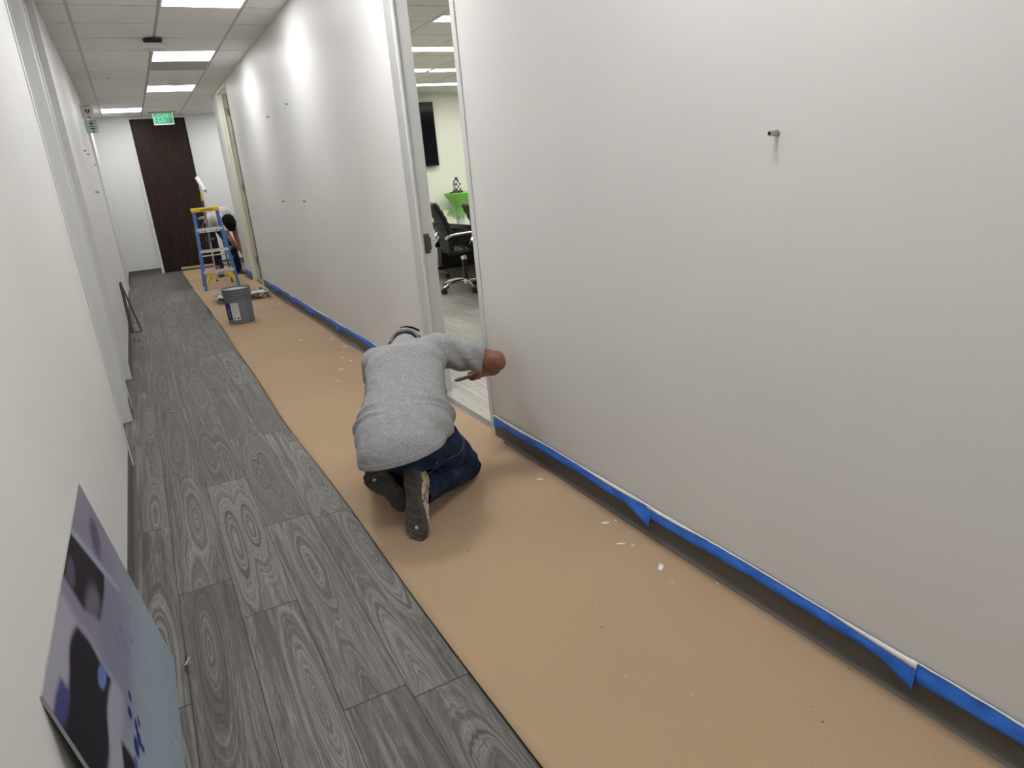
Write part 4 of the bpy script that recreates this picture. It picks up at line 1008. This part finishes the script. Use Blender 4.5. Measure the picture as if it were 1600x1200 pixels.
hang(jn, p1)
shd = (AR-KR).normalized()
ring_on(jn, AR, shd, 'cuff_seam', MT['thread'], 0.0011, jn, lambda c: (c-AR).length < .10)
ring_on(jn, HR+V((.02, .02, 0)), V((.25, -.55, .55)).normalized(), 'pocket_seam', MT['thread'], 0.0009, jn, lambda c: c.x > .86)
m = MB(); m.tube(spline([Pv+ax_t*0.02+lat*0.140+V((.0, -.02, .045)), Pv+ax_t*0.02+lat*0.158+V((0.0, 0, -0.01)), Pv+ax_t*0.02+lat*0.150+V((0.0, .03, -.05))], 5), 0.011, 8, ratio=0.35)
b_ = m.build('belt', MT['black_plastic'], None, 60); hang(b_, p1)
m = MB(); 
# bare skin: one continuous figure
sk = [(Pv, Ws, .085, .075, 1.4, lat), (Ws, Ch, .075, .085, 1.5, lat), (Ch, Sh, .085, .065, 1.5, lat), (SL, SR, .05, .05), (SR, EL, .052, .041), (EL, EL+V((.004, -.004, -.012)), .043, .040), (EL, EL.lerp(WR, .35)+V((0, 0, -.012)), .041, .046), (EL.lerp(WR, .35)+V((0, 0, -.012)), WR, .046, .029),
      (SL, ELL, .052, .040), (ELL, WRL, .040, .026), (WRL, WRL+V((.02, .05, -.05)), .028, .024, 1.4, V((1, 0, 0))),
      (Sh, V((1.005, 3.06, .575)), .055, .052), (V((1.005, 3.06, .575)), V((1.04, 3.15, .515)), .046, .05), (V((1.045, 3.18, .50)), V((1.06, 3.25, .44)), .084, .070), (V((1.065, 3.28, .46)), V((1.07, 3.29, .445)), .018, .014),
      (Pv, HR, .085, .08), (Pv, HL, .085, .08), (HR, KR, .082, .058), (HL, KL, .082, .058), (KR, AR, .055, .038), (KL, AL, .055, .038), (AR, AR+shd*.05, .038, .036)]
# hand closed round the brush handle
palm = HB + nn*0.028
sk += [(WR, palm, .027, .024, 1.25, bdir), (palm - bdir*0.022, palm + bdir*0.024, .019, .020)]
for k, off in enumerate((0.030, 0.011, -0.008, -0.026)):
    c = HB + bdir*off; rf = (.0092, .0096, .0092, .0082)[k]; rr = .0195
    pts = [palm + bdir*off] + arc_pts(c, nn, cc_, rr, 35, (262, 270, 262, 240)[k], 4)
    for a, b2 in zip(pts, pts[1:]): sk.append((a, b2, rf, rf*.96))
tb = palm - cc_*0.016 + bdir*0.002
for a, b2, ra, rb in ((tb, HB - cc_*0.026 + nn*0.012 + bdir*0.026, .0125, .011), (HB - cc_*0.026 + nn*0.012 + bdir*0.026, HB - cc_*0.021 - nn*0.004 + bdir*0.052, .011, .009)): sk.append((a, b2, ra, rb))
# left hand flat on the floor, hidden below the chest
lh = WRL + V((.02, .05, -.05))
for k in range(4): sk.append((lh+V((-.028+.018*k, .01, -.008)), lh+V((-.036+.024*k, .075-.01*abs(k-1.5), -.024)), .0092, .008))
sk.append((lh+V((.03, -.01, -.005)), lh+V((.062, .03, -.02)), .011, .009))
body = blob('body', sk, 0.0045, MT['skin'], None, 4); hang(body, p1)
# cap on the bowed head
cap = blob('cap', [(V((1.05, 3.175, .520)), V((1.06, 3.225, .490)), .096, .090), ], 0.006, MT['dark_canvas'], None, 3, cuts=((V((1.06, 3.2, .49)), V((.25, .45, -1)).normalized()),), solid=0.002); hang(cap, p1)
m = MB(); st_c = V((1.012, 3.10, .600)); m.tube([V((1.0, 3.12, .630)), V((1.015, 3.12, .648)), V((1.04, 3.115, .651)), V((1.07, 3.11, .642)), V((1.10, 3.10, .622))], 0.0055, 8, ratio=0.35, up=(0, .3, 1)); hang(m.build('cap_strap', MT['dark_canvas'], None, 60), p1)
shoe(p1, (.688, 2.280, .006), (.722, 2.352, .268), V((-.84, -.52, .12)), 0.288, MT['canvas'])
shoe(p1, (.622, 2.560, .205), (.728, 2.510, .040), V((-.40, -.84, .22)), 0.235, MT['dark_canvas'], wide=1.12)
# paint brush held at the wall
pb = empty('paint_brush', tuple(BA), 0, 'worn wooden-handled paint brush held against the wall beside the door frame', 'paint brush')
L_ = (BB-BA).length; at = lambda t: bdir*L_*t
m = MB(); m.tube([at(0), at(0.03), at(.12), at(.35), at(.55), at(.68), at(.74)], [.004, .0085, .010, .0095, .0105, .0125, .014], 14); m.build('handle', MT['wood_handle'], pb, 60)
bx_, by_, _ = frame_from(bdir, (0, 0, 1))
def slab(a, b_, w0, w1, t0, t1):
    return [[at(t) + bx_*w*math.cos(2*PI*i/20) + by_*th*math.sin(2*PI*i/20) for i in range(20)] for t, w, th in ((a, w0, t0), (b_, w1, t1))]
m = MB(); m.rings(slab(.73, .83, .022, .024, .009, .009)); m.build('ferrule', MT['steel'], pb, 40)
m = MB(); m.rings(slab(.825, 1.0, .0235, .029, .0085, .005)); m.build('bristles', MT['paint_wet'], pb, 40)

# --- second painter bending behind the ladder
p2 = empty('person', (1.22, 12.4, 0.004), 0, 'person in white t-shirt bent over behind the blue ladder, dark hair hanging down', 'person')
HpL, HpR = V((1.04, 12.60, .86)), V((1.20, 12.66, .86)); Hp = (HpL+HpR)/2
Sp2 = V((1.30, 12.36, .985)); S2L, S2R = V((1.20, 12.24, .93)), V((1.42, 12.38, .93))
KpL, FpL = V((1.07, 12.42, .46)), V((1.09, 12.45, .09)); KpR, FpR = V((1.35, 12.50, .46)), V((1.37, 12.46, .09))
E2a, W2a = V((1.31, 12.08, .58)), V((1.43, 12.12, .40)); E2b, W2b = V((1.41, 12.22, .60)), V((1.455, 12.13, .42))
la2 = (S2R-S2L).normalized()
ts2 = blob('t_shirt', [(Hp+V((-.03, .02, -.03)), Hp+V((.03, -.02, .03)), .125, .125, 1.3, la2), (Hp, Sp2, .125, .125, 1.35, la2), (S2L, S2R, .085, .085), (S2L, S2L.lerp(E2a, .6), .07, .06), (S2R, S2R.lerp(E2b, .6), .07, .06)],
           0.011, MT['white_shirt'], None, 5, disp=lambda c, n: 0.006*noise.noise(c*9), cutfn=lambda c: c.z < .745); hang(ts2, p2)
jn2 = blob('work_trousers', [(HpL, HpR, .11, .11), (HpL, KpL, .10, .072), (HpR, KpR, .10, .072), (KpL, FpL, .07, .062), (KpR, FpR, .07, .062)], 0.011, MT['denim2'], None, 4, disp=lambda c, n: 0.004*noise.noise(c*14)); hang(jn2, p2)
hd = V((1.335, 12.13, .865))
sk = [(Hp, Sp2, .09, .09, 1.3, la2), (S2L, S2R, .055, .055), (Sp2, hd+V((-.02, .06, .05)), .06, .055), (hd+V((0, .02, .03)), hd+V((.02, -.01, -.05)), .082, .065), (S2L, E2a, .048, .037), (E2a, W2a, .038, .026), (S2R, E2b, .048, .037), (E2b, W2b, .038, .026),
      (HpL, KpL, .08, .055), (HpR, KpR, .08, .055), (KpL, FpL, .05, .04), (KpR, FpR, .05, .04), (HpL, HpR, .08, .08)]
for W_, d_ in ((W2a, V((.25, .0, -1)).normalized()), (W2b, V((.05, -.1, -1)).normalized())):
    sd2 = V((0, 1, 0)); p = W_+d_*0.05; sk.append((W_, p, .025, .022, 1.4, sd2))
    for k in range(4): sk.append((p+sd2*(-.024+.016*k), p+sd2*(-.028+.018*k)+d_*(.055-.008*abs(k-1.4))+V((.012, 0, 0)), .0085, .0075))
    sk.append((W_+d_*.02+sd2*-.02, W_+d_*.055+sd2*-.042, .0105, .009))
b2 = blob('body', sk, 0.006, MT['skin'], None, 3); hang(b2, p2)
hr = blob('hair', [(hd+V((0, .03, .035)), hd+V((.01, -.01, -.02)), .098, .088), (hd+V((-.02, 0, .0)), hd+V((0, -.02, -.10)), .075, .045), (hd+V((.04, 0, .0)), hd+V((.05, -.02, -.09)), .07, .04)], 0.008, MT['hair'], None, 2, disp=lambda c, n: 0.008*noise.noise(c*40)); hang(hr, p2)
def shoe2(toe, heel): return shoe(p2, toe, heel, V((0, 0, -1)), 0.28, MT['black_plastic'])
shoe2((1.06, 12.27, .006), (1.10, 12.53, .006)); shoe2((1.45, 12.30, .006), (1.36, 12.53, .006))
# scraper in the far hand
sc_ = empty('putty_knife', tuple(W2b+V((.0, -.03, -.12))), 0, 'small scraper held low at the wall corner by the bending person', 'scraper')
m = MB(); m.tube([(0, .0, .06), (0.0, 0, 0.0)], 0.009, 8); m.build('handle', MT['black_plastic'], sc_, 60)
m = MB(); m.box((0.0, 0, -0.03), (0.002, 0.03, 0.06), None, 0); m.build('blade', MT['steel'], sc_)

# ------------------------------------------------------------------ meeting room
def office_chair(loc, rz, label):
    r = empty('office_chair', loc, rz, label, 'chair', 'black leather chairs along the meeting table')
    m = MB()   # seat: ribbed pad, front towards +x
    def seat(s, t):
        x = -0.23+0.50*s; y = -0.24+0.48*t
        z = 0.49+0.012*abs(math.sin(s*PI*7))+0.02*math.cos((t-.5)*PI)*0.8 - (0.05*max(0, s-0.85)/0.15) - 0.02*(1-math.cos((t-.5)*2.2)); return Vector((x, y, z))
    m.grid(seat, 42, 14); o = m.build('seat', MT['leather'], r, 60, recalc=False); s_ = o.modifiers.new('s', 'SOLIDIFY'); s_.thickness = 0.055; s_.offset = -1
    m = MB()
    def back(s, t):
        h = s; y = (-0.235+0.47*t)*(1-0.10*max(0, s-.8)/.2)
        x = -0.215 - 0.13*h + 0.05*math.sin(h*PI) + 0.010*abs(math.sin(s*PI*8)) - 0.03*(math.cos((t-.5)*2.4)-1)
        return Vector((x, y, 0.48+0.535*h))
    m.grid(back, 48, 14); o = m.build('backrest', MT['leather'], r, 60, recalc=False); s_ = o.modifiers.new('s', 'SOLIDIFY'); s_.thickness = 0.05; s_.offset = 0
    for s in (-1, 1):
        m = MB(); y = s*0.275
        m.tube(spline([(-0.245, s*0.25, 0.63), (-0.22, y, 0.655), (-0.10, y, 0.67), (0.14, y, 0.675), (0.215, y, 0.655), (0.20, y, 0.58), (0.13, s*0.26, 0.49), (0.05, s*0.21, 0.455)], 6), 0.0125, 10, ratio=1.5, up=(0, 1, 0))
        m.build('armrest', MT['chrome'], r, 60)
    m = MB(); m.cyl((0, 0, 0.115), (0, 0, 0.42), 0.030, 0.026, 20); m.cyl((0, 0, 0.42), (0, 0, 0.455), 0.07, 0.09, 20); m.build('gas_column', MT['black_plastic'], r, 40)
    m = MB(); m.cyl((0, 0, 0.36), (0, 0, 0.41), 0.034, 0.034, 18); m.cyl((0, 0, .085), (0, 0, .135), .042, .036, 20); m.build('column_collar', MT['chrome'], r, 40)
    for k in range(5):
        a = 2*PI*k/5 + 0.95; d = Vector((math.cos(a), math.sin(a), 0))
        m = MB(); m.tube([d*0.03+Vector((0, 0, .112)), d*0.14+Vector((0, 0, .118)), d*0.25+Vector((0, 0, .098)), d*0.315+Vector((0, 0, .072))], [.026, .022, .018, .014], 10, ratio=0.7, up=(0, 0, 1))
        lg = m.build('base_leg', MT['chrome'], r, 60)
        m = MB(); n_ = Vector((-d.y, d.x, 0)); c = d*0.315+Vector((0, 0, .030))
        for s in (-1, 1): m.cyl(c+n_*0.008*s, c+n_*0.026*s, 0.0285, n=18)
        m.cyl(c+Vector((0, 0, .0)), c+Vector((0, 0, .045)), 0.008, n=8); m.build('caster', MT['black_plastic'], lg, 40)
    return r
def copy_tree(o, parent=None):
    c = o.copy(); COL.objects.link(c); c.parent = parent
    for ch in o.children: copy_tree(ch, c)
    return c
c0 = office_chair((3.28, 7.40, 0), -0.16, 'black leather chrome-armed chair seen nearly whole through the doorway')
for loc, rz, lb in (((3.30, 6.42, 0), -0.12, 'black leather chair cut off by the right edge of the doorway'), ((3.22, 8.62, 0), -0.10, 'black leather chair mostly hidden by left door jamb, chrome base showing'),
                    ((3.32, 9.48, 0), -0.1, 'farthest black leather chair of the row beyond the left door jamb')):
    c = copy_tree(c0); c.location = loc; c.rotation_euler = (0, 0, rz); c['label'] = lb
tb_ = empty('meeting_table', (4.15, 7.9, 0), 0, 'long meeting table with glossy pale green reflecting top and dark edge', 'table')
def tbl(h, z, n=10):
    out = []
    for i in range(n+1): y = -2.6+5.2*i/n; out.append(Vector((-0.78-0.09*math.cos((y/2.6)*PI/2)+h, y*(1-h/2.6), z)))
    for i in range(n+1): y = 2.6-5.2*i/n; out.append(Vector((0.78+0.09*math.cos((y/2.6)*PI/2)-h, y*(1-h/2.6), z)))
    return out
m = MB(); m.rings([tbl(0.012, 0.752), tbl(0.012, 0.758)]); m.build('tabletop', MT['table'], tb_)
m = MB(); m.rings([tbl(0.03, 0.700), tbl(0.0, 0.705), tbl(0.0, 0.7535), tbl(0.01, 0.7535)]); m.build('table_edge', MT['table_dark'], tb_)
for yy in (-1.6, 0, 1.6):
    m = MB(); m.box((0.05, yy, 0.352), (0.75, 0.16, 0.695), None, 0.01); m.box((0.05, yy, 0.02), (0.95, 0.3, 0.04), None, 0.008); m.build('pedestal', MT['table_dark'], tb_)
tv = empty('wall_screen', (4.26, RY1, 2.02), 0, 'large black flat television mounted on the far meeting room wall', 'television')
m = MB(); m.box((0, -0.075, 0), (1.90, 0.045, 1.11), None, 0.004); m.build('bezel', MT['black_plastic'], tv)
m = MB(); m.box((0, -0.0985, 0.004), (1.875, 0.003, 1.08), None, 0); m.build('screen', MT['screen'], tv)
m = MB(); m.box((0, -0.027, 0), (0.5, 0.054, 0.4), None, 0.004); m.build('wall_mount', MT['black_metal'], tv)
cb = empty('camera_bar', (4.78, RY1, 1.25), 0, 'small black device on the meeting room wall under the television', 'camera')
m = MB(); m.box((0, -0.05, 0), (0.26, 0.09, 0.075), None, 0.01); m.build('housing', MT['black_plastic'], cb)
m = MB(); m.cyl((0.05, -0.094, 0), (0.05, -0.10, 0), 0.02, n=18); m.build('lens', MT['screen'], cb)
ct = empty('cocktail_table', (5.49, 12.03, 0), 0.0, 'round high table in lime green stretch cover against the meeting room wall', 'table')
prof = [(0.39, 0.955), (0.385, 0.94), (0.33, 0.86), (0.25, 0.75), (0.20, 0.62), (0.185, 0.48), (0.205, 0.32), (0.26, 0.16), (0.33, 0.03)]
m = MB(); m.lathe([(0.38, 0.962), ] + prof + [(0.32, 0.02)], n=48); m.build('stretch_cover', MT['green_cloth'], ct, 50)
for k in range(4):
    a = PI/4+PI/2*k; m = MB(); m.cyl((0.33*math.cos(a), 0.33*math.sin(a), 0), (0.33*math.cos(a), 0.33*math.sin(a), 0.03), 0.03, n=14); m.build('foot', MT['black_plastic'], ct, 40)
m = MB(); m.cyl((-0.30, -0.16, 0.0), (-0.31, -0.16, 0.90), 0.010, n=10); m.build('leg_tube', MT['steel'], ct, 40)
lt = empty('decorative_lantern', (5.30, 11.93, 0.964), 0.1, 'black and white chequered tower ornament on a black base on the green table', 'ornament')
m = MB(); m.lathe([(0.10, 0), (0.105, 0.015), (0.09, 0.04), (0.02, 0.045)], n=28); m.box((-0.09, -0.04, 0.012), (0.16, 0.10, 0.02), None, 0.004); m.build('base', MT['black_plastic'], lt, 40)
m = MB(); m.box((0, 0, 0.13), (0.105, 0.105, 0.18), None, 0.004); m.build('body', MT['sign_white'], lt)
m = MB()
for r_ in range(4):
    for c_ in range(3):
        if (r_+c_) % 2 == 0:
            m.box((-0.035+0.035*c_, 0, 0.062+0.045*r_), (0.030, 0.109, 0.038), None, 0); m.box((0, -0.035+0.035*c_, 0.062+0.045*r_), (0.109, 0.030, 0.038), None, 0)
m.build('black_checks', MT['black_plastic'], lt)
m = MB(); m.lathe([(0.06, 0.22), (0.03, 0.232), (0.022, 0.25), (0.026, 0.268), (0.004, 0.275)], n=20); m.build('finial', MT['black_plastic'], lt, 40)
